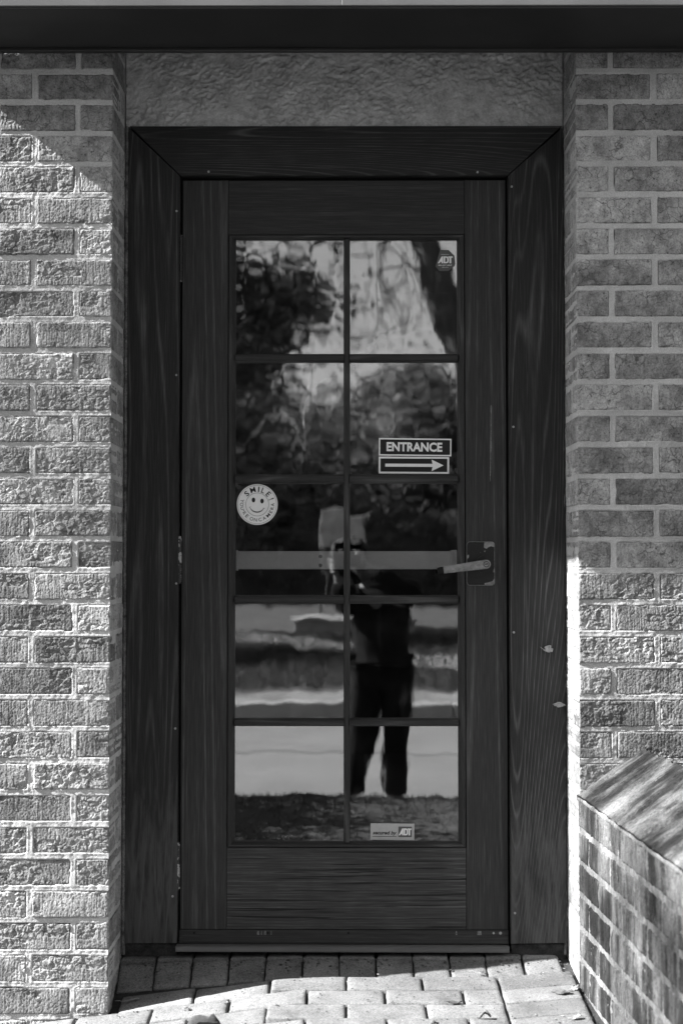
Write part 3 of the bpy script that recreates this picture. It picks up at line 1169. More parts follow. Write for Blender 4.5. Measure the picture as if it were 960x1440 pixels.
# ================================================================== SIGNS AND STICKERS ON THE GLASS
def text_verts(s, size, offset=0.0, sx=1.0, shear=0.0):
    cu = bpy.data.curves.new('t', 'FONT')
    cu.body = s
    cu.size = size
    cu.offset = offset
    cu.shear = shear
    cu.align_x = 'CENTER'
    cu.align_y = 'CENTER'
    cu.resolution_u = 3
    ob = bpy.data.objects.new('t', cu)
    COL.objects.link(ob)
    dg = bpy.context.evaluated_depsgraph_get()
    me = bpy.data.meshes.new_from_object(ob.evaluated_get(dg))
    V = [(v.co.x * sx, v.co.y) for v in me.vertices]
    F = [tuple(p.vertices) for p in me.polygons]
    bpy.data.objects.remove(ob)
    bpy.data.meshes.remove(me)
    bpy.data.curves.remove(cu)
    xs_ = [v[0] for v in V]
    zs_ = [v[1] for v in V]
    ox, oz = (min(xs_) + max(xs_)) / 2, (min(zs_) + max(zs_)) / 2
    V = [(a - ox, b - oz) for a, b in V]
    return V, F, max(xs_) - min(xs_), max(zs_) - min(zs_)


def fit_text(m, s, cx, cz, w, h, y, rot=0.0, offset=0.0, shear=0.0):
    """write s centred at cx,cz in a w by h rectangle on the plane y"""
    V, F, tw, th = text_verts(s, 1.0, offset, 1.0, shear)
    c, sn = math.cos(rot), math.sin(rot)
    kx, kz = w / tw, h / th
    out = []
    for a, b in V:
        a, b = a * kx, b * kz
        out.append((cx + a * c - b * sn, y, cz + a * sn + b * c))
    m.add(out, F)


YS = YG - 0.0004


def plate_sign(name, label, cat, cx, cz, w, h, rot, face, border, bw_, group=None):
    root = empty(name, (cx, YS, cz - h / 2), label, cat, group)
    c, s = math.cos(rot), math.sin(rot)

    def T(x, z):
        return (cx + x * c - z * s, cz + x * s + z * c)
    m = MB()
    m.prism([T(-w / 2, -h / 2), T(w / 2, -h / 2), T(w / 2, h / 2), T(-w / 2, h / 2)], YS - 0.0012, YS)
    m.build('backing', border, root)
    m = MB()
    a, b = w / 2 - bw_, h / 2 - bw_
    m.prism([T(-a, -b), T(a, -b), T(a, b), T(-a, b)], YS - 0.0015, YS - 0.0010)
    m.build('face', face, root)
    return root, T


ypr = YS - 0.0018
# ENTRANCE plate and arrow plate
r1, T1 = plate_sign('entrance_sign', 'black plate with white word ENTRANCE on the glass', 'sign', 0.1921, 1.4012, 0.2030, 0.0492, -0.012, M['vinyl_b'], M['vinyl_w'], 0.0038)
m = MB()
c = T1(-0.002, 0.0005)
fit_text(m, 'ENTRANCE', c[0], c[1], 0.156, 0.0262, ypr, -0.012, 0.038)
m.build('lettering', M['vinyl_w'], r1)
r2, T2 = plate_sign('arrow_sign', 'black plate with white arrow pointing right under the word plate', 'sign', 0.1885, 1.3505, 0.1970, 0.0470, -0.006, M['vinyl_b'], M['vinyl_w'], 0.0050)
m = MB()
ar = [(-0.080, -0.0045), (0.052, -0.0045), (0.0495, -0.0165), (0.083, 0.0), (0.0495, 0.0160), (0.052, 0.0040), (-0.080, 0.0040)]
m.prism([T2(a, b) for a, b in ar], ypr, ypr + 0.0003)
m.build('arrow', M['vinyl_w'], r2)

# smile sticker
SC = (-0.2495, 1.2405)
smile = empty('round_sticker', (SC[0], YS, SC[1] - 0.057), 'round white sticker with a smiling face on the left pane', 'sticker')
m = MB()
m.disc(SC, 0.0572, YS - 0.0010, YS, 56)
m.build('backing', M['vinyl_w'], smile)
m = MB()
m.ring(SC, 0.0536, 0.0543, ypr + 0.0006, 64)
m.ring(SC, 0.0318, 0.0327, ypr + 0.0006, 64)
m.build('ring_line', M['vinyl_b'], smile)
m = MB()
for dx in (-0.0105, 0.0135):
    m.disc((SC[0] + dx, SC[1] + (0.0125 if dx < 0 else 0.0095)), 0.0049, ypr + 0.0002, ypr + 0.0005, 20, 0.0068)
V = []
for k in range(25):
    a = R(205 + k * (335 - 205) / 24) - 0.06
    wv = 0.0004 + 0.0012 * math.sin(math.pi * k / 24)
    for rr_ in (0.0215 - wv, 0.0215 + wv):
        V.append((SC[0] + rr_ * math.cos(a) - 0.0005, ypr + 0.0004, SC[1] + 0.0 + rr_ * math.sin(a)))
m.add(V, [(2 * i, 2 * i + 1, 2 * i + 3, 2 * i + 2) for i in range(24)])
for a0 in (202, 333):
    a = R(a0) - 0.06
    p = (SC[0] + 0.0215 * math.cos(a), SC[1] + 0.0215 * math.sin(a))
    s_ = 1 if a0 > 270 else -1
    m.prism([(p[0] - 0.0025, p[1] + s_ * 0.0012), (p[0] + 0.0022, p[1] - s_ * 0.0014), (p[0] + 0.0026, p[1] - s_ * 0.0006), (p[0] - 0.0021, p[1] + s_ * 0.0020)], ypr + 0.0003, ypr + 0.0005)
m.build('face_print', M['vinyl_b'], smile)
m = MB()


def arc_text(m, s, r, angs, hgt, widths, flip, off):
    for ch, a, wd in zip(s, angs, widths):
        if ch == ' ':
            continue
        t = R(a)
        px, pz = SC[0] + r * math.cos(t), SC[1] + r * math.sin(t)
        rot = t - math.pi / 2 if not flip else t + math.pi / 2
        hh = hgt if ch != "'" else hgt * 0.4
        if ch == "'":
            px, pz = SC[0] + (r - 0.002) * math.cos(t), SC[1] + (r - 0.002) * math.sin(t)
        fit_text(m, ch, px, pz, wd, hh, ypr + 0.0004, rot, off)


arc_text(m, 'SMILE!', 0.0424, [134, 107, 84.5, 67, 43, 21], 0.0152, [0.0105, 0.0148, 0.0034, 0.0088, 0.0094, 0.0033], False, 0.018)
arc_text(m, "YOU'RE ON CAMERA", 0.0432, [166.5, 180, 194.5, 204, 214, 228.5, 0, 249, 264, 0, 281, 297, 315.5, 332, 345.5, 359], 0.0096,
         [0.0088, 0.0098, 0.0078, 0.0018, 0.0074, 0.0066, 0, 0.0098, 0.0082, 0, 0.0088, 0.0090, 0.0105, 0.0066, 0.0076, 0.0090], True, 0.004)
m.build('lettering', M['vinyl_b'], smile)


def adt(m, cx, cz, w, h, y, rot=0.0):
    """three heavy interlocked capitals"""
    parts = [
        [(0.0, 0.0), (0.27, 1.0), (0.36, 1.0), (0.36, 0.0), (0.255, 0.0), (0.255, 0.2), (0.175, 0.2), (0.12, 0.0)],
        [(0.385, 0.0), (0.385, 1.0), (0.50, 1.0), (0.50, 0.0)],
        [(0.50, 1.0), (0.60, 1.0), (0.69, 0.9), (0.735, 0.72), (0.735, 0.28), (0.69, 0.1), (0.60, 0.0), (0.50, 0.0), (0.50, 0.18), (0.57, 0.18), (0.615, 0.26), (0.63, 0.36), (0.63, 0.64), (0.615, 0.74), (0.57, 0.82), (0.50, 0.82)],
        [(0.68, 1.0), (1.0, 1.0), (1.0, 0.8), (0.90, 0.8), (0.90, 0.0), (0.775, 0.0), (0.775, 0.8), (0.735, 0.8)],
    ]
    c, s = math.cos(rot), math.sin(rot)
    for p in parts:
        q = []
        for a, b in p:
            a, b = (a - 0.5) * w, (b - 0.5) * h
            q.append((cx + a * c - b * s, cz + a * s + b * c))
        m.prism(q, y, y + 0.0002)


OC = (0.2780, 1.9275)
octo = empty('octagon_sticker', (OC[0], YS, OC[1] - 0.03), 'small grey octagon security sticker in the top right pane', 'sticker')
m = MB()
pts = [(0.009, 0.0300), (0.0255, 0.0140), (0.0278, -0.0080), (0.0262, -0.0140), (0.0082, -0.0295), (-0.0170, -0.0295), (-0.0277, -0.0165), (-0.0150, 0.0300)]
m.prism([(OC[0] + a, OC[1] + b) for a, b in pts], YS - 0.0010, YS)
m.build('backing', M['vinyl_g'], octo)
m = MB()
adt(m, OC[0] - 0.0005, OC[1] + 0.0020, 0.0425, 0.0195, ypr + 0.0004)
fit_text(m, 'SECURED BY', OC[0] - 0.001, OC[1] + 0.0170, 0.022, 0.0020, ypr + 0.0004)
fit_text(m, '800 ADT HELP', OC[0] - 0.001, OC[1] - 0.0133, 0.038, 0.0036, ypr + 0.0004, 0, 0.02)
fit_text(m, 'adt.com', OC[0] - 0.001, OC[1] - 0.0188, 0.018, 0.0026, ypr + 0.0004)
m.build('lettering', M['vinyl_w'], octo)

r3, T3 = plate_sign('rectangular_sticker', 'small pale security label at the foot of the lowest right pane', 'sticker', 0.1272, 0.3305, 0.1215, 0.0455, -0.010, M['vinyl_p'], M['vinyl_p'], 0.0006)
m = MB()
c = T3(-0.0215, -0.0045)
fit_text(m, 'secured by', c[0], c[1], 0.066, 0.0135, ypr, -0.010, 0.03, 0.25)
u = [T3(-0.0560, -0.0140), T3(0.0120, -0.0140), T3(0.0120, -0.0125), T3(-0.0560, -0.0125)]
m.prism(u, ypr, ypr + 0.0002)
m.build('lettering', M['vinyl_b'], r3)
m = MB()
m.prism([T3(0.0165, -0.0145), T3(0.0540, -0.0145), T3(0.0540, 0.0145), T3(0.0165, 0.0145)], ypr - 0.0001, ypr + 0.0002)
m.build('logo_box', M['vinyl_g'], r3)
m = MB()
c = T3(0.0352, 0.0)
adt(m, c[0], c[1], 0.035, 0.019, ypr - 0.0005, -0.010)
m.build('logo', M['vinyl_w'], r3)

# ================================================================== WING WALL
wing = empty('wing_wall', (0.77, FACE, 0.0), 'low weathered brick wing wall with sloping streaked coping at lower right', 'low wall')
W0 = Vector((0.603, FACE - 0.004, 0))
WD = Vector((0.0685, -1.0, 0)).normalized()
WN = Vector((-WD.y, WD.x, 0))                    # to the right, through the wall's thickness
WL = 1.55
WZ = 0.4735                                       # foot of the coping on the near side
TH = 0.345
ang_w = math.atan2(WD.y, WD.x)


def wp(t, s, z):
    p = W0 + WD * t + WN * s
    return (p.x, p.y, z)


# core with mortar faces
m = MB()
nt, nz = 320, 150
tt = np.linspace(0, WL, nt)
zz = np.linspace(-0.28, WZ - 0.004, nz)
V = []
T_, Z_ = np.meshgrid(tt, zz, indexing='ij')
rec = 0.0032 + 0.005 * (fbm(T_ * 30, Z_ * 30, 120) - 0.5)
V = []
for i in range(nt):
    for j in range(nz):
        V.append(wp(tt[i], rec[i, j], zz[j]))
V = np.array(V)
Fw = grid_faces(nt, nz)
k = len(V)
extra = np.array([wp(0, TH - 0.004, -0.28), wp(WL, TH - 0.004, -0.28), wp(WL, TH - 0.004, WZ - 0.004), wp(0, TH - 0.004, WZ - 0.004),
                  wp(WL, 0.004, -0.28), wp(WL, 0.004, WZ - 0.004), wp(0, 0.004, WZ - 0.004)])
Fe = np.array([(0, 1, 2, 3), (4, 1, 2, 5), (3, 2, 5, 6)]) + k
link('mortar_core', fast_mesh('mortar_core', np.vstack([V, extra]), np.vstack([Fw, Fe])), M['wing_mortar'], wing)
WS = [brick_mesh('wing_brick', 0.199, BH, 0.09, 1500 + i * 37, 0.003, 0.8, M['wing_brick']) for i in range(6)]
for r in range(9):
    zc = WZ - 0.006 - COURSE / 2 - r * COURSE
    if zc < -0.27:
        break
    t = -0.1 if r % 2 else 0.003
    while t < WL - 0.05:
        mid = t + 0.10125
        if mid - 0.1 > -0.09 and mid + 0.101 < WL + 0.01:
            if t < 0:
                t += 0.2135
                continue
            for s, rz in ((0.0, ang_w), (TH, ang_w + math.pi)):
                p = wp(mid, s, zc)
                o = link('brick', WS[rng.randint(len(WS))], None, wing, p, (0, 0, rz))
                if rng.rand() < 0.5:
                    o.rotation_euler[1] = math.pi
        t += 0.2135
HDW = [brick_mesh('wing_half_brick', 0.0985, BH, 0.09, 1800 + i * 37, 0.003, 0.8, M['wing_brick']) for i in range(2)]
for r in range(1, 9, 2):
    zc = WZ - 0.006 - COURSE / 2 - r * COURSE
    link('brick', HDW[r % 2], None, wing, wp(0.0525, 0.0, zc), (0, 0, ang_w))
# sloping coping
nt, ns = 420, 60
tt = np.linspace(0, WL + 0.02, nt)
ss = np.linspace(-0.001, 0.172, ns)
T_, S_ = np.meshgrid(tt, ss, indexing='ij')
gro = 0.5 * vnoise(T_ * 90 + 3 * fbm(S_ * 8, T_ * 4, 130), S_ * 12, 131) + 0.3 * vnoise(T_ * 260, S_ * 40, 132) + 0.5 * fbm(T_ * 55, S_ * 45, 136, 3)
pit = sstep(0.60, 0.70, fbm(T_ * 60, S_ * 22, 133, 3))
h = 0.006 * (gro - 0.5) - 0.006 * pit + 0.008 * (fbm(T_ * 5, S_ * 5, 134) - 0.5)
edge = 0.006 * (fbm(T_ * 25, S_ * 0, 135) - 0.5)
slope = 0.1202 / 0.172
V = []
for i in range(nt):
    for j in range(ns):
        s = ss[j] + (edge[i, 0] if j == 0 else 0)
        z = WZ + (ss[j]) * slope + h[i, j] * (1 if j else 0.3)
        V.append(wp(tt[i], s, z))
V = np.array(V)
Fc = grid_faces(nt, ns)
k = len(V)
# far slope, front skirt, ends
low = np.array([wp(t, -0.001 + e, WZ - 0.010) for t, e in zip(tt, edge[:, 0])])
a = np.arange(nt - 1)
Fl = np.stack([a * ns, (a + 1) * ns, k + a + 1, k + a], 1)
V = np.vstack([V, low])
k2 = len(V)
far = np.array([wp(t, TH + 0.006, WZ + 0.0) for t in tt])
top = a * ns + ns - 1
Ff = np.stack([top, k2 + a, k2 + a + 1, top + ns], 1)
V = np.vstack([V, far])
k3 = len(V)
endp = np.array([wp(WL + 0.02, -0.006, WZ - 0.01), wp(WL + 0.02, TH + 0.006, WZ), wp(WL + 0.02, 0.172, WZ + 0.1202), wp(WL + 0.02, 0.08, WZ + 0.08 * slope)])
V = np.vstack([V, endp])
Fx = np.array([(k3, k3 + 1, k3 + 2, k3 + 3)])
cop = link('coping', fast_mesh('coping', V, np.vstack([Fc, Fl, Ff, Fx]), True), M['coping'], wing)

# rough mortar bed squeezed out under the coping
m = MB()
pts, rad = [], []
for k in range(130):
    t = 0.002 + (WL - 0.01) * k / 129
    nn = float(fbm(np.array(t * 22), np.array(3.3), 140))
    pts.append(wp(t, 0.0035 + 0.004 * (nn - 0.5), WZ - 0.009 - 0.003 * (nn - 0.5)))
    rad.append(0.0075 + 0.006 * (nn - 0.5))
m.tube(pts, rad, 8)
m.build('mortar_bed', M['wing_mortar'], wing, True)

# ================================================================== LEAVES AND LITTER
def leaf_obj(name, label, loc, L, W, rz, mat, seed, curl=0.5, tilt=0.0, group='dry leaves scattered on the paving'):
    n = 9
    V = []
    r = np.random.RandomState(seed)
    for i in range(n):
        t = i / (n - 1)
        w = W * math.sin(math.pi * min(1, t * 0.92 + 0.05)) * (0.8 + 0.4 * r.rand())
        x = (t - 0.5) * L
        zc = 0.012 * curl * math.sin(t * 3.0 + seed) + 0.004
        for q in (-1, -0.5, 0, 0.5, 1):
            V.append((x + 0.1 * W * r.randn(), q * w * 0.5, max(0.0008, zc + abs(q) * w * 0.5 * curl + 0.0015 * r.randn())))
    F = [(5 * i + j, 5 * i + j + 1, 5 * i + j + 6, 5 * i + j + 5) for i in range(n - 1) for j in range(4)]
    m = MB()
    m.add(V, F)
    m.tube([(-L / 2, 0, 0.004), (-L * 0.66, 0.003, 0.003), (-L * 0.8, 0.007, 0.002)], 0.0009, 5)
    o = m.build(name, mat, None, True, loc, (tilt, 0, rz))
    sol = o.modifiers.new('thickness', 'SOLIDIFY')
    sol.thickness = 0.0006
    return tag(o, label, 'leaf', group)


def on_ground(x, y, dz=0.001):
    return (x, y, zg(x, y) + dz)


leaf_obj('dry_leaf', 'large crumpled dry leaf on the sunlit paving near the left wall', on_ground(-0.335, -0.445), 0.105, 0.060, 0.35, M['leaf_dry'], 1, 0.9)
leaf_obj('dry_leaf', 'curled leaf fragment touching the large crumpled leaf', on_ground(-0.275, -0.485), 0.05, 0.03, -0.5, M['leaf_dry'], 2, 0.8)
leaf_obj('dry_leaf', 'small dark leaf with stalk on the paving below the right stile', on_ground(0.272, -0.315), 0.036, 0.016, 0.1, M['leaf_dry'], 3, 0.5)
leaf_obj('dry_leaf', 'rolled dark leaf on the border paver by the wing wall', on_ground(0.552, -0.285), 0.042, 0.022, -0.35, M['leaf_dry'], 4, 0.9)
leaf_obj('dry_leaf', 'pale leaf scrap on the border paver nearest the camera', on_ground(0.557, -0.455), 0.024, 0.014, 0.2, M['leaf_pale'], 5, 0.4)
leaf_obj('dry_leaf', 'dark upright leaf bit stuck in a joint left of the border pavers', on_ground(0.338, -0.43), 0.028, 0.016, -0.3, M['leaf_dry'], 6, 0.9)
leaf_obj('dry_leaf', 'dark leaf bit at the bottom edge of the picture under the lever', on_ground(0.215, -0.49), 0.03, 0.018, 0.5, M['leaf_dry'], 7, 0.9)
leaf_obj('dry_leaf', 'tiny pale chip at the shadow edge near the left wall', on_ground(-0.405, -0.268), 0.018, 0.012, 0.0, M['leaf_pale'], 8, 0.3)
leaf_obj('dry_leaf', 'thin curled leaf on the paving below the middle of the door', on_ground(-0.165, -0.33), 0.022, 0.007, 0.0, M['leaf_dry'], 9, 0.6)
leaf_obj('dry_leaf', 'pale crumbled leaf against the foot of the wing wall', on_ground(0.585, -0.255), 0.03, 0.02, 0.9, M['leaf_pale'], 10, 0.6)
leaf_obj('dry_leaf', 'narrow pale leaf lying in shade by the left casing foot', on_ground(-0.57, -0.155), 0.05, 0.008, 0.1, M['leaf_pale'], 11, 0.3)
o = leaf_obj('leaf_scrap', 'pale leaf scrap caught on the right casing below the lever', (0.554, -0.004, 0.838), 0.026, 0.02, 0.3, M['leaf_pale'], 12, 0.3, R(75), group=None)
o = leaf_obj('leaf_scrap', 'pale leaf scrap hanging between the right casing and the brick reveal', (0.588, -0.006, 0.685), 0.036, 0.014, -0.5, M['leaf_pale'], 13, 0.3, R(75), group=None)

# grit, bark crumbs and sand left on the paving and along the threshold
def grit(name, n, xr, yr, size, mat, seed, edge=False):
    r = np.random.RandomState(seed)
    V, F = [], []
    octa = np.array([(1, 0, 0), (0, 1, 0), (-1, 0, 0), (0, -1, 0), (0, 0, 0.7), (0, 0, -0.7)])
    faces = [(0, 1, 4), (1, 2, 4), (2, 3, 4), (3, 0, 4), (1, 0, 5), (2, 1, 5), (3, 2, 5), (0, 3, 5)]
    m = MB()
    for i in range(n):
        x, y = r.uniform(*xr), r.uniform(*yr)
        if edge:
            y = yr[1] - abs(r.normal(0, 0.03))
        if y > FACE and not (LX + 0.01 < x < RX - 0.01):
            continue
        s_ = size * r.uniform(0.4, 1.6)
        q = octa * s_ * r.uniform(0.6, 1.4, (6, 3)) * np.array([r.uniform(0.7, 2.2), 1, 0.8])
        a = r.uniform(0, 6.28)
        c, sn = math.cos(a), math.sin(a)
        p = [(x + u * c - v * sn, y + u * sn + v * c, zg(x, y) + 0.001 + w + 0.4 * s_) for u, v, w in q]
        m.add(p, faces)
    return tag(m.build(name, mat), 'fine grit and crumbs lying on the pavers', 'grit', kind='stuff')


grit('grit', 700, (-1.0, 0.6), (-0.65, -0.03), 0.0016, M['sand'], 21)
grit('grit', 260, (-0.6, 0.6), (-0.2, -0.02), 0.0026, M['leaf_dry'], 22, True)
grit('grit', 120, (-0.7, 0.6), (-0.6, -0.05), 0.0022, M['leaf_pale'], 23)

# ================================================================== THE PLACE BEHIND THE CAMERA (seen in the glass)
M['grass'] = mat_plain('short_grass', 0.05, 0.95, 0.45, 3.5, 0, 0.6, 0.1, (1, 1, 1), 60)
M['blade'] = mat_leaf('grass_blade', 0.055)
M['concrete'] = mat_plain('drive_concrete', 0.125, 0.9, 0.14, 1.2, 0, 0.3, 0.2, (1, 1, 1), 50)
M['kerbstone'] = mat_plain('kerb_concrete', 0.22, 0.9, 0.2, 4)
M['footway'] = mat_plain('footway_concrete', 0.11, 0.9, 0.5, 1.8, 0, 0.3, 0.2, (1, 1, 1), 12)
M['path'] = mat_plain('path_concrete', 0.30, 0.9, 0.15, 3)
M['bark'] = mat_plain('tree_bark', 0.06, 0.95, 0.45, 14, 0, 0.8, 0.1, (1, 1, 0.2))
M['bark_pale'] = mat_plain('pale_bark', 0.42, 0.9, 0.3, 10, 0, 0.4, 0.1)
M['leaf_dark'] = mat_leaf('dark_foliage', 0.08)
M['leaf_mid'] = mat_leaf('mid_foliage', 0.13)
M['white_paint'] = mat_plain('white_painted_board', 0.40, 0.7, 0.45, 4)
M['post'] = mat_plain('grey_post', 0.12, 0.8)
M['cloth'] = mat_plain('dark_cloth', 0.007, 0.95, 0.3, 20, 0, 0.3, 0.05)
M['denim'] = mat_plain('dark_trousers', 0.008, 0.95, 0.3, 25, 0, 0.3, 0.05)
M['skin'] = mat_plain('skin', 0.09, 0.6, 0.08, 20, 0, 0.05)
M['hair'] = mat_plain('hair', 0.025, 0.7, 0.4, 120, 0, 0.4, 0.1, (1, 1, 0.08))
M['shoe'] = mat_plain('shoe_rubber', 0.05, 0.7)
M['cambody'] = mat_plain('camera_body', 0.012, 0.5, 0.1)

ZD = -0.38                                       # drive level
# one sheet out to the horizon
m = MB()
m.add([(-400, -9.9, -0.215), (400, -9.9, -0.215), (400, -700, -0.15), (-400, -700, -0.15)], [(3, 2, 1, 0)])
tag(m.build('lawn', M['grass']), kind='structure')
# drive
m = MB()
m.add([(-60, -8.95, ZD - 0.02), (60, -8.95, ZD - 0.02), (60, -3.62, ZD), (-60, -3.62, ZD)], [(0, 1, 2, 3)])
drive = tag(m.build('drive', M['concrete']), kind='structure')
m = MB()
m.add([(-60, -6.815, ZD - 0.006), (60, -6.86, ZD - 0.006), (60, -6.835, ZD - 0.006), (-60, -6.79, ZD - 0.006)], [(0, 1, 2, 3)])
m.build('drive_joint', M['sand'], drive)
for xk in (-7.0, -3.6, 3.1, 6.4):
    m = MB()
    m.add([(xk, -8.9, ZD - 0.012), (xk + 0.02, -8.9, ZD - 0.012), (xk + 0.02, -3.65, ZD + 0.004), (xk, -3.65, ZD + 0.004)], [(0, 1, 2, 3)])
    m.build('drive_joint', M['sand'], drive)
# kerb and footway across the drive
for k in range(14):
    x0 = -7 + k
    o = box('kerb_block', M['kerbstone'], drive, x0 + 0.004, x0 + 0.996, -9.09, -8.93, ZD - 0.1, -0.235 + rng.normal(0, 0.003), 0.015)
m = MB()
m.add([(-60, -9.9, -0.222), (60, -9.9, -0.222), (60, -9.08, -0.238), (-60, -9.08, -0.238)], [(0, 1, 2, 3)])
tag(m.build('footway', M['footway']), kind='structure')
# grass strip between the pavers and the drive
xs = np.linspace(-14, 14, 120)
ys = np.linspace(-3.63, -2.04, 14)
V = []
for x in xs:
    for y in ys:
        t = (y + 2.04) / (-3.63 + 2.04)
        V.append((x, y, -0.145 * (1 - t) - 0.185 * t + 0.03 * math.sin(t * math.pi) * vnoise(x * 1.3, y * 1.3, 4)))
strip = link('verge', fast_mesh('verge', np.array(V), grid_faces(len(xs), len(ys)), True), M['grass'])
tag(strip, kind='structure')
m = MB()
m.add([(-60, -3.628, ZD - 0.05), (60, -3.628, ZD - 0.05), (60, -3.628, -0.186), (-60, -3.628, -0.186)], [(0, 1, 2, 3)])
m.add([(-14, -2.05, -0.16), (-1.7, -2.05, -0.16), (-1.7, FACE, -0.16), (-14, FACE, -0.16)], [(0, 1, 2, 3)])
m.build('verge_edge', M['soil'], strip)


def blades(name, n, xr, yr, zf, hgt, wid, mat, seed):
    r = np.random.RandomState(seed)
    x = r.uniform(*xr, n)
    y = r.uniform(*yr, n)
    z = np.array([zf(a, b) for a, b in zip(x, y)])
    a = r.uniform(0, 6.28, n)
    h = hgt * r.uniform(0.5, 1.3, n)
    w = wid * r.uniform(0.6, 1.3, n)
    lx, ly = r.normal(0, 0.5, n) * h, r.normal(0, 0.5, n) * h
    dx, dy = np.cos(a) * w, np.sin(a) * w
    V = np.stack([np.stack([x - dx, y - dy, z], -1), np.stack([x + dx, y + dy, z], -1),
                  np.stack([x + dx * 0.2 + lx, y + dy * 0.2 + ly, z + h], -1), np.stack([x - dx * 0.2 + lx, y - dy * 0.2 + ly, z + h], -1)], 1).reshape(-1, 3)
    F = np.arange(n * 4).reshape(-1, 4)
    return tag(link(name, fast_mesh(name, V, F), mat), kind='stuff')


def zverge(x, y):
    t = (y + 2.04) / (-3.63 + 2.04)
    return -0.145 * (1 - t) - 0.185 * t


g = blades('verge_grass', 26000, (-2.6, 2.6), (-3.62, -2.06), zverge, 0.022, 0.004, M['blade'], 3)
tag(g, 'short dark grass on the verge in front of the door', 'grass')
g = blades('lawn_grass', 40000, (-3.5, 3.5), (-20, -9.95), lambda a, b: -0.2, 0.07, 0.010, M['blade'], 4)
tag(g, 'lawn grass beyond the drive', 'grass')
# oblique sunlit path
m = MB()
p0, p1 = Vector((-7.4, -29.0, 0)), Vector((3.2, -9.95, 0))
d = (p1 - p0).normalized()
nrm = Vector((-d.y, d.x, 0)) * 0.62
V = []
for k in range(20):
    p = p0.lerp(p1, k / 19)
    V += [(p - nrm)[:2] + (-0.175,), (p + nrm)[:2] + (-0.175,)]
m.add(V, [(2 * i, 2 * i + 1, 2 * i + 3, 2 * i + 2) for i in range(19)])
tag(m.build('path', M['path']), kind='structure')

lw = empty('garden_wall', (-0.2, -20.3, -0.2), 'low pale concrete garden wall reflected beyond the path', 'low wall')
box('wall_body', M['kerbstone'], lw, -0.86, 1.2, -20.6, -20.15, -0.22, 0.02, 0.01)
box('wall_cap', M['path'], lw, -0.92, 1.26, -20.66, -20.09, 0.021, 0.085, 0.01)
nb = empty('notice_board', (-0.05, -26, -0.2), 'pale square board on two posts reflected behind the photographer', 'board')
box('panel', M['white_paint'], nb, -0.50, 0.28, -26.04, -26.0, 1.30, 2.06, 0.008)
for x in (-0.42, 0.20):
    box('post', M['post'], nb, x - 0.04, x + 0.04, -26.13, -26.042, -0.21, 2.0, 0.006)


# ------------------------------------------------------------------ trees
def limb(m, p, d, L, r, depth, tips, rnd, droop=0.0, spread=0.6):
    n = 5
    pts = [p.copy()]
    rad = [r]
    for i in range(n):
        d = (d + Vector((rnd.gauss(0, 0.13), rnd.gauss(0, 0.13), rnd.gauss(0, 0.08) - droop))).normalized()
        p = p + d * (L / n)
        pts.append(p.copy())
        rad.append(r * (1 - 0.55 * (i + 1) / n))
        if depth <= 1:
            tips.append(p.copy())
    m.tube(pts, rad, 7 if r > 0.05 else 5, cap=False)
    if depth > 0:
        for k in range(3 if depth > 1 else 4):
            i = rnd.randint(2, n)
            a = Vector((rnd.gauss(0, 1), rnd.gauss(0, 1), rnd.gauss(0.15, 0.5))).normalized()
            nd = (d * (1 - spread) + a * spread).normalized()
            limb(m, pts[i], nd, L * rnd.uniform(0.55, 0.75), rad[i] * 0.6, depth - 1, tips, rnd, droop, spread)


def leaf_cloud(name, centres, n, spread, size, mat, parent, seed, squash=0.8):
    r = np.random.RandomState(seed)
    C = np.array(centres)
    idx = r.randint(len(C), size=n)
    c = C[idx] + r.normal(0, 1, (n, 3)) * spread * np.array([1, 1, squash])
    s = size * r.uniform(0.5, 1.4, n)[:, None]
    u = r.normal(0, 1, (n, 3))
    u /= np.linalg.norm(u, axis=1)[:, None]
    w = np.cross(u, r.normal(0, 1, (n, 3)))
    w /= np.linalg.norm(w, axis=1)[:, None]
    V = np.stack([c - u * s, c + w * s * 0.45, c + u * s, c - w * s * 0.45], 1).reshape(-1, 3)
    F = np.arange(n * 4).reshape(-1, 4)
    return link(name, fast_mesh(name, V, F), mat, parent)


def tree(name, label, base, h, r, seed, nleaf, size, mat, lean=(0, 0), depth=3, bark=None, spread=0.5, leaf_spread=0.35, droop=0.0, trunk_frac=0.38, limbs=6, extra=None, group='trees across the lawn'):
    rnd = random.Random(seed)
    root = empty(name, base, label, 'tree', group)
    m = MB()
    p = Vector(base)
    pts, rad = [], []
    top = p + Vector((lean[0], lean[1], h * 0.8))
    N = 9
    for i in range(N):
        t = i / (N - 1)
        q = p.lerp(top, t) + Vector((rnd.gauss(0, 0.06), rnd.gauss(0, 0.06), 0)) * (h / 8) * (1 if i else 0)
        pts.append(q)
        rad.append(r * (1.25 if i == 0 else 1) * (1 - 0.8 * t))
    m.tube(pts, rad, 10)
    tips = []
    for k in range(limbs):
        t = trunk_frac + (1 - trunk_frac) * (k + 0.5) / limbs
        i = min(N - 1, int(t * (N - 1)))
        a = rnd.uniform(0, 6.283)
        d = Vector((math.cos(a), math.sin(a), rnd.uniform(0.15, 0.7))).normalized()
        limb(m, pts[i], d, h * rnd.uniform(0.25, 0.38), rad[i] * 0.55, depth - 1, tips, rnd, droop, spread)
    m.build('trunk', bark or M['bark'], root, True)
    if nleaf:
        leaf_cloud('crown', [t[:] for t in tips], nleaf, leaf_spread, size, mat, root, seed)
    return root


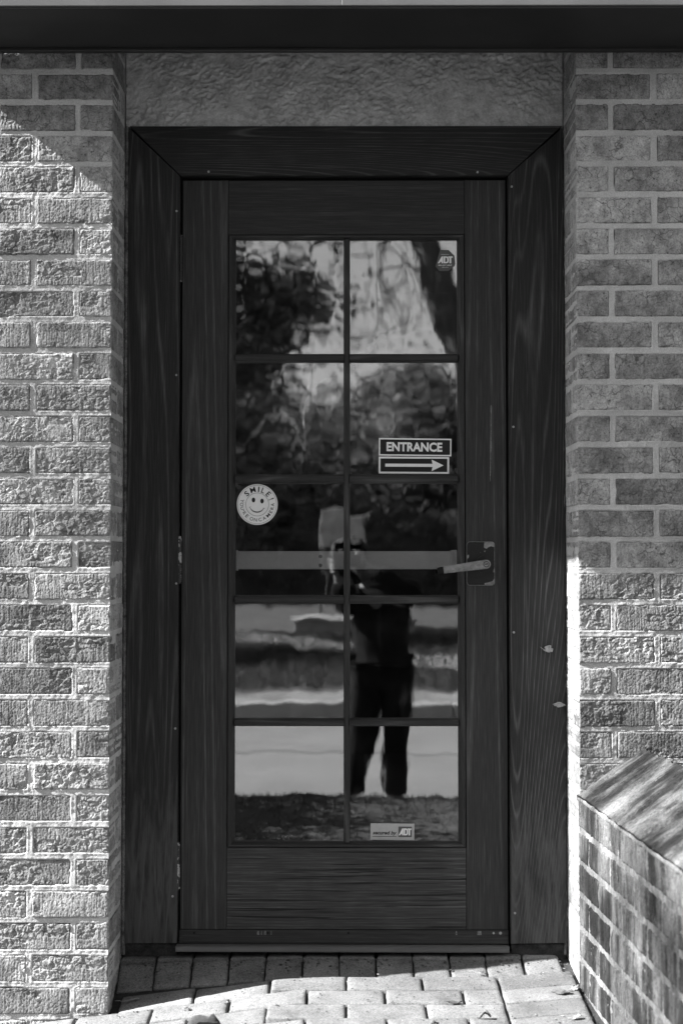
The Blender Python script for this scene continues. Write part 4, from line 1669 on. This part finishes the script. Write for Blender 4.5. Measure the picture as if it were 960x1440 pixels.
tree('tree', 'dark leafy tree reflected in the upper left pane', (-4.2, -20.0, -0.2), 9.5, 0.2, 11, 34000, 0.11, M['leaf_mid'], (0.4, 0), 3, leaf_spread=0.4, trunk_frac=0.5, limbs=7)
tree('tree', 'leafy tree beside the path reflected at the left edge of the glass', (-9.5, -15.5, -0.2), 7.5, 0.2, 12, 16000, 0.12, M['leaf_mid'], (0.3, 0), 3, leaf_spread=0.4)  # outside the mirrored view; stands here to throw shadow across the lawn
for i, (x, y, h, mt) in enumerate([(-6.2, -44, 8.5, 'leaf_dark'), (-3.2, -41, 8.0, 'leaf_mid'), (-0.9, -47, 7.0, 'leaf_dark'), (1.4, -42, 6.6, 'leaf_mid'), (3.6, -45, 7.2, 'leaf_dark'), (6.4, -43, 7.0, 'leaf_mid'), (-9.0, -40, 10.0, 'leaf_mid'), (9.2, -46, 9.0, 'leaf_dark'), (13.0, -43, 8.0, 'leaf_mid'), (17.0, -44, 9.0, 'leaf_dark'), (-13.5, -43, 9.5, 'leaf_dark')]):
    words = ['first', 'second', 'third', 'fourth', 'fifth', 'sixth', 'seventh', 'eighth', 'ninth', 'tenth', 'eleventh']
    order = sorted([-6.2, -3.2, -0.9, 1.4, 3.6, 6.4, -9.0, 9.2, 13.0, 17.0, -13.5]).index(x)
    tree('tree', words[order] + ' tree from the left in the far reflected tree line', (x, y, -0.18), h, 0.2, 30 + i, 20000, 0.15, M[mt], (random.uniform(-0.4, 0.4), 0), 3, leaf_spread=0.55, trunk_frac=0.22, limbs=9, group='far tree line')
tree('tree', 'slender pale barked tree in front of the far tree line', (-1.25, -40.5, -0.19), 10.5, 0.15, 51, 500, 0.1, M['leaf_mid'], (0.3, 0), 2, M['bark_pale'], trunk_frac=0.5, limbs=5)

# leaning trunk with hanging bare twigs
root = empty('leaning_tree', (2.5, -16, -0.2), 'thick leaning trunk with hanging bare twigs reflected beside the octagon sticker', 'tree', 'trees across the lawn')
rnd = random.Random(5)
m = MB()
pts = [(2.5, -16, -0.25), (2.25, -16, 1.5), (1.95, -16, 3.0), (1.62, -16, 4.15), (1.28, -16, 5.05), (1.02, -16.05, 5.9), (0.95, -16.2, 7.2), (1.2, -16.5, 8.6)]
m.tube(pts, [0.36, 0.29, 0.25, 0.225, 0.21, 0.20, 0.15, 0.07], 12)
tips = []
for (p, d, L, r) in [((1.0, -16.05, 6.0), (-0.9, 0.1, 0.25), 2.2, 0.07), ((0.96, -16.2, 7.0), (-0.8, 0.2, 0.4), 2.6, 0.07), ((1.0, -16.2, 7.2), (0.9, 0.0, 0.4), 2.4, 0.07), ((1.15, -16.4, 8.3), (-0.5, 0.1, 0.6), 2.2, 0.06), ((1.28, -16.0, 5.1), (-0.75, 0.1, 0.35), 0.9, 0.022)]:
    limb(m, Vector(p), Vector(d).normalized(), L, r, 1, tips, rnd, 0.03, 0.45)
for t in list(tips):
    if rnd.random() < 0.5 and t.x < 1.3:
        q = t.copy()
        pts = [q.copy()]
        dirn = Vector((rnd.gauss(0, 0.25), rnd.gauss(0, 0.2), -1)).normalized()
        for k in range(5):
            dirn = (dirn + Vector((rnd.gauss(0, 0.22), rnd.gauss(0, 0.2), -0.05))).normalized()
            q = q + dirn * rnd.uniform(0.12, 0.3)
            pts.append(q.copy())
        m.tube(pts, [0.014, 0.012, 0.011, 0.009, 0.007, 0.004], 4, cap=False)
m.build('trunk', M['bark'], root, True)
leaf_cloud('crown', [t[:] for t in tips if t.z > 7.0], 5000, 0.3, 0.09, M['leaf_dark'], root, 77)

# unseen shrubs added left of the door to shade the verge: only their shadow reaches the glass
for i, (x, y, hh) in enumerate([(-2.1, -3.25, 1.9), (-3.2, -2.75, 2.3)]):
    rt = empty('shrub', (x, y, -0.17), ['low rounded shrub on the verge nearest the door', 'taller shrub on the verge farther from the door'][i], 'shrub', 'verge shrubs')
    rnd = random.Random(60 + i)
    m = MB()
    tips = []
    for k in range(7):
        a = k * 0.9
        limb(m, Vector((x, y, -0.18)), Vector((math.cos(a) * 0.6, math.sin(a) * 0.5, 1)).normalized(), hh * 0.6, 0.02, 1, tips, rnd, 0.0, 0.5)
    m.build('stems', M['bark'], rt, True)
    leaf_cloud('foliage', [t[:] for t in tips], 9000, 0.16, 0.04, M['leaf_dark'], rt, 70 + i)

# tall thin-crowned tree beyond the left end of the building: its loose crown filters the sun
rt = empty('tall_tree', (-12.0, -4.6, -0.4), 'tall thin crowned tree left of the building filtering the sun', 'tree')
rnd = random.Random(91)
m = MB()
m.tube([(-12, -4.6, -0.45), (-12.1, -4.5, 3), (-12.0, -4.3, 6), (-12.1, -3.9, 8.6), (-12.0, -3.2, 10.3), (-12.0, -2.6, 12.2)], [0.3, 0.22, 0.19, 0.15, 0.09, 0.03], 10)
tips = []
for k in range(7):
    limb(m, Vector((-12.05, -3.5 + 0.1 * k, 9.3 + 0.35 * k)), Vector((rnd.gauss(0, 0.8), rnd.uniform(0.1, 0.9), 0.55)).normalized(), 1.3, 0.03, 1, tips, rnd, 0.0, 0.5)
m.build('trunk', M['bark'], rt, True)
r = np.random.RandomState(92)
cs = np.stack([r.normal(-12, 0.9, 220), r.normal(-2.1, 0.9, 220), r.normal(10.36, 0.2, 220)], -1)
leaf_cloud('crown', cs, 1700, 0.16, 0.04, M['leaf_mid'], rt, 93)

# hedge under the far trees
hd = empty('hedge', (0, -38, -0.2), 'dark hedge along the foot of the far reflected trees', 'hedge')
r = np.random.RandomState(9)
cs = np.stack([r.uniform(-15, 18, 1500), r.uniform(-38.8, -37.2, 1500), r.uniform(0.0, 2.3, 1500)], -1)
leaf_cloud('foliage', cs, 48000, 0.2, 0.10, M['leaf_dark'], hd, 15)
m = MB()
m.box(-15, 18, -38.6, -37.5, -0.2, 1.9, 0.1)
m.build('stems', M['bark'], hd)

# ================================================================== PHOTOGRAPHER (seen only in the glass)
ZF = ZD - 0.002
PY = -4.19


def skin_mesh(name, verts, edges, radii, sub=2, root=0):
    me = bpy.data.meshes.new(name)
    me.from_pydata(verts, edges, [])
    ob = bpy.data.objects.new(name, me)
    COL.objects.link(ob)
    sk = ob.modifiers.new('skin', 'SKIN')
    sk.use_smooth_shade = True
    for i, v in enumerate(me.skin_vertices[0].data):
        rr_ = radii[i]
        v.radius = (rr_, rr_) if not hasattr(rr_, '__len__') else rr_
        v.use_root = (i == root)
    ss_ = ob.modifiers.new('sub', 'SUBSURF')
    ss_.levels = sub
    ss_.render_levels = sub
    dg = bpy.context.evaluated_depsgraph_get()
    dg.update()
    out = bpy.data.meshes.new_from_object(ob.evaluated_get(dg))
    bpy.data.objects.remove(ob)
    out.polygons.foreach_set('use_smooth', [True] * len(out.polygons))
    return out


person = empty('person', (0.18, PY, ZF), 'person in dark clothes photographing the door, seen mirrored in the glass', 'person')
J = {}
def j(n, x, y, z, r):
    J[n] = (Vector((x, PY + y, z)), r)


j('pelvis', 0.205, 0.0, 0.50, 0.118)
j('belly', 0.205, 0.0, 0.64, 0.112)
j('chest', 0.205, 0.0, 0.80, 0.125)
j('upper', 0.19, 0.0, 0.915, 0.098)
j('neck', 0.125, 0.02, 0.985, 0.046)
j('jaw', 0.06, 0.055, 1.035, 0.058)
j('head', 0.030, 0.035, 1.10, 0.078)
j('crown_', 0.012, 0.02, 1.155, 0.062)
j('shL', 0.055, 0.0, 0.915, 0.058)
j('elL', -0.005, 0.115, 0.775, 0.043)
j('wrL', -0.035, 0.175, 0.985, 0.030)
j('shR', 0.345, 0.0, 0.905, 0.058)
j('elR', 0.395, 0.09, 0.84, 0.044)
j('elR2', 0.33, 0.15, 0.90, 0.038)
j('wrR', 0.115, 0.165, 1.035, 0.030)
j('hipL', 0.125, 0.0, 0.45, 0.090)
j('knL', 0.085, 0.02, 0.06, 0.062)
j('caL', 0.06, 0.0, -0.07, 0.056)
j('anL', 0.040, 0.0, ZF + 0.075, 0.038)
j('hipR', 0.285, 0.0, 0.45, 0.090)
j('knR', 0.285, 0.02, 0.06, 0.062)
j('caR', 0.275, 0.0, -0.07, 0.056)
j('anR', 0.265, 0.0, ZF + 0.075, 0.038)
j('toL', 0.035, 0.14, ZF + 0.03, 0.03)
j('toR', 0.27, 0.14, ZF + 0.03, 0.03)
E_ = [('pelvis', 'belly'), ('belly', 'chest'), ('chest', 'upper'), ('upper', 'neck'), ('neck', 'jaw'), ('jaw', 'head'), ('head', 'crown_'), ('upper', 'shL'), ('shL', 'elL'), ('elL', 'wrL'),
      ('upper', 'shR'), ('shR', 'elR'), ('elR', 'elR2'), ('elR2', 'wrR'), ('pelvis', 'hipL'), ('hipL', 'knL'), ('knL', 'caL'), ('caL', 'anL'), ('pelvis', 'hipR'), ('hipR', 'knR'), ('knR', 'caR'), ('caR', 'anR'),
      ('anL', 'toL'), ('anR', 'toR')]
names = list(J)
V = [J[n][0][:] for n in names]
Rr = [J[n][1] for n in names]
Ed = [(names.index(a), names.index(b)) for a, b in E_]
# fingers close on the camera body
def finger(root_name, pts, r0):
    k = names.index(root_name)
    for i, p in enumerate(pts):
        V.append(p)
        Rr.append(r0 * (1 - 0.12 * i))
        Ed.append((k, len(V) - 1))
        k = len(V) - 1


cy = -4.03        # camera body centre depth
for s, wr in ((-1, 'wrL'), (1, 'wrR')):
    k = names.index(wr)
    px = s * 0.068
    palm = (px * 1.05, cy - 0.035, 1.045 if s < 0 else 1.06)
    V.append(palm)
    Rr.append(0.024)
    Ed.append((k, len(V) - 1))
    names.append('palm%d' % s)
    while len(names) < len(V):
        names.append('x')
    for f in range(4):
        zf = palm[2] + 0.030 - 0.019 * f
        finger('palm%d' % s, [(s * 0.080, cy - 0.012, zf), (s * 0.083, cy + 0.020, zf), (s * 0.068, cy + 0.038, zf - 0.002), (s * 0.050, cy + 0.042, zf - 0.003)], 0.0085)
        while len(names) < len(V):
            names.append('x')
    finger('palm%d' % s, [(s * 0.060, cy - 0.045, palm[2] + 0.015), (s * 0.048, cy - 0.046, palm[2] + 0.030), (s * 0.038, cy - 0.044, palm[2] + 0.042)], 0.010)
    while len(names) < len(V):
        names.append('x')
# nose and ears
finger('head', [(0.047, PY + 0.118, 1.078)], 0.013)
while len(names) < len(V):
    names.append('x')
body = link('body', skin_mesh('body', V, Ed, Rr, 2, 0), M['skin'], person)


def garment(name, keys, edges, grow, mat):
    V2 = [J[n][0][:] for n in keys]
    R2 = [J[n][1] + grow.get(n, grow['*']) for n in keys]
    E2 = [(keys.index(a), keys.index(b)) for a, b in edges]
    return link(name, skin_mesh(name, V2, E2, R2, 2, 0), mat, person)


j('hem', 0.205, 0.0, 0.45, 0.125)
j('cuffL', -0.033, 0.17, 0.965, 0.033)
j('cuffR', 0.135, 0.163, 1.025, 0.033)
garment('jacket', ['belly', 'chest', 'upper', 'shL', 'elL', 'cuffL', 'shR', 'elR', 'elR2', 'cuffR', 'pelvis', 'hem'],
        [('belly', 'chest'), ('chest', 'upper'), ('upper', 'shL'), ('shL', 'elL'), ('elL', 'cuffL'), ('upper', 'shR'), ('shR', 'elR'), ('elR', 'elR2'), ('elR2', 'cuffR'), ('belly', 'pelvis'), ('pelvis', 'hem')],
        {'*': 0.022, 'pelvis': 0.05, 'belly': 0.05, 'hem': 0.035, 'chest': 0.04, 'upper': 0.02}, M['cloth'])
j('thL', 0.11, 0.01, 0.26, 0.082)
j('thR', 0.29, 0.01, 0.26, 0.082)
j('ftL', 0.044, 0.0, ZF + 0.095, 0.045)
j('ftR', 0.266, 0.0, ZF + 0.095, 0.045)
garment('trousers', ['pelvis', 'hipL', 'thL', 'knL', 'caL', 'ftL', 'hipR', 'thR', 'knR', 'caR', 'ftR'],
        [('pelvis', 'hipL'), ('hipL', 'thL'), ('thL', 'knL'), ('knL', 'caL'), ('caL', 'ftL'), ('pelvis', 'hipR'), ('hipR', 'thR'), ('thR', 'knR'), ('knR', 'caR'), ('caR', 'ftR')],
        {'*': 0.022, 'pelvis': 0.02, 'hipL': 0.025, 'hipR': 0.025, 'ftL': 0.026, 'ftR': 0.026}, M['denim'])
for x, xt in ((0.040, 0.035), (0.265, 0.27)):
    V2 = [(x, PY - 0.045, ZF + 0.035), (x, PY + 0.01, ZF + 0.05), (xt, PY + 0.09, ZF + 0.042), (xt, PY + 0.165, ZF + 0.036)]
    link('shoe', skin_mesh('shoe', V2, [(0, 1), (1, 2), (2, 3)], [(0.036, 0.034), (0.046, 0.048), (0.046, 0.040), (0.036, 0.034)], 2, 1), M['shoe'], person)
# hair: cap and long locks falling over the shoulder
m = MB()
bm = bmesh.new()
bmesh.ops.create_uvsphere(bm, u_segments=24, v_segments=14, radius=1)
for v in bm.verts:
    n_ = 0.05 * (vnoise(v.co.x * 5 + 9, v.co.z * 4 + v.co.y * 3) - 0.5)
    v.co = Vector((0.022 + v.co.x * (0.094 + n_), PY + 0.006 + v.co.y * (0.098 + n_), 1.118 + v.co.z * (0.098 + n_)))
bmesh.ops.delete(bm, geom=[v for v in bm.verts if v.co.y > PY + 0.065 and v.co.z < 1.16], context='VERTS')
m.bm(bm)
rh = random.Random(3)
for k in range(46):
    a = rh.uniform(2.0, 7.3)
    x0, y0 = 0.022 + 0.088 * math.cos(a), PY + 0.006 + 0.088 * math.sin(a)
    if y0 > PY + 0.05:
        continue
    ln = rh.uniform(0.16, 0.27)
    m.tube([(x0, y0, 1.12), (x0 * 1.05 + 0.005, y0 - 0.01, 1.05), (x0 + 0.02 + rh.gauss(0, 0.01), y0 - 0.012, 1.0 - 0.02), (x0 + 0.035 + rh.gauss(0, 0.012), y0 - 0.005, 1.12 - ln)], [0.014, 0.016, 0.013, 0.004], 6)
m.build('hair', M['hair'], person, True)
for s in (-1, 1):
    m = MB()
    bm = bmesh.new()
    bmesh.ops.create_uvsphere(bm, u_segments=12, v_segments=8, radius=0.0115)
    for v in bm.verts:
        v.co += Vector((0.036 + s * 0.029, PY + 0.103, 1.098 + s * 0.008))
    m.bm(bm)
    m.build('eye', M['hair'], person, True)
m = MB()
m.tube([(0.035, PY + 0.107, 1.036), (0.056, PY + 0.114, 1.031), (0.078, PY + 0.106, 1.037)], [0.003, 0.006, 0.003], 6)
m.build('mouth', M['leaf_dry'], person, True)

photo = empty('handheld_camera', (0, cy, 1.04), 'dark hand held camera raised to the photographer face, seen mirrored in the glass', 'camera')
box('camera_body', M['cambody'], photo, -0.066, 0.066, cy - 0.030, cy + 0.024, 1.040, 1.118, 0.006)
box('viewfinder', M['cambody'], photo, -0.026, 0.026, cy - 0.034, cy + 0.018, 1.1185, 1.142, 0.006)
m = MB()
m.tube([(0, cy + 0.0245, 1.082), (0, cy + 0.05, 1.082)], 0.033, 24)
lens = m.build('lens_barrel', M['cambody'], photo)
m = MB()
m.tube([(0, cy + 0.0502, 1.082), (0, cy + 0.062, 1.082)], 0.030, 24)
m.build('lens_ring', M['plate'], lens)
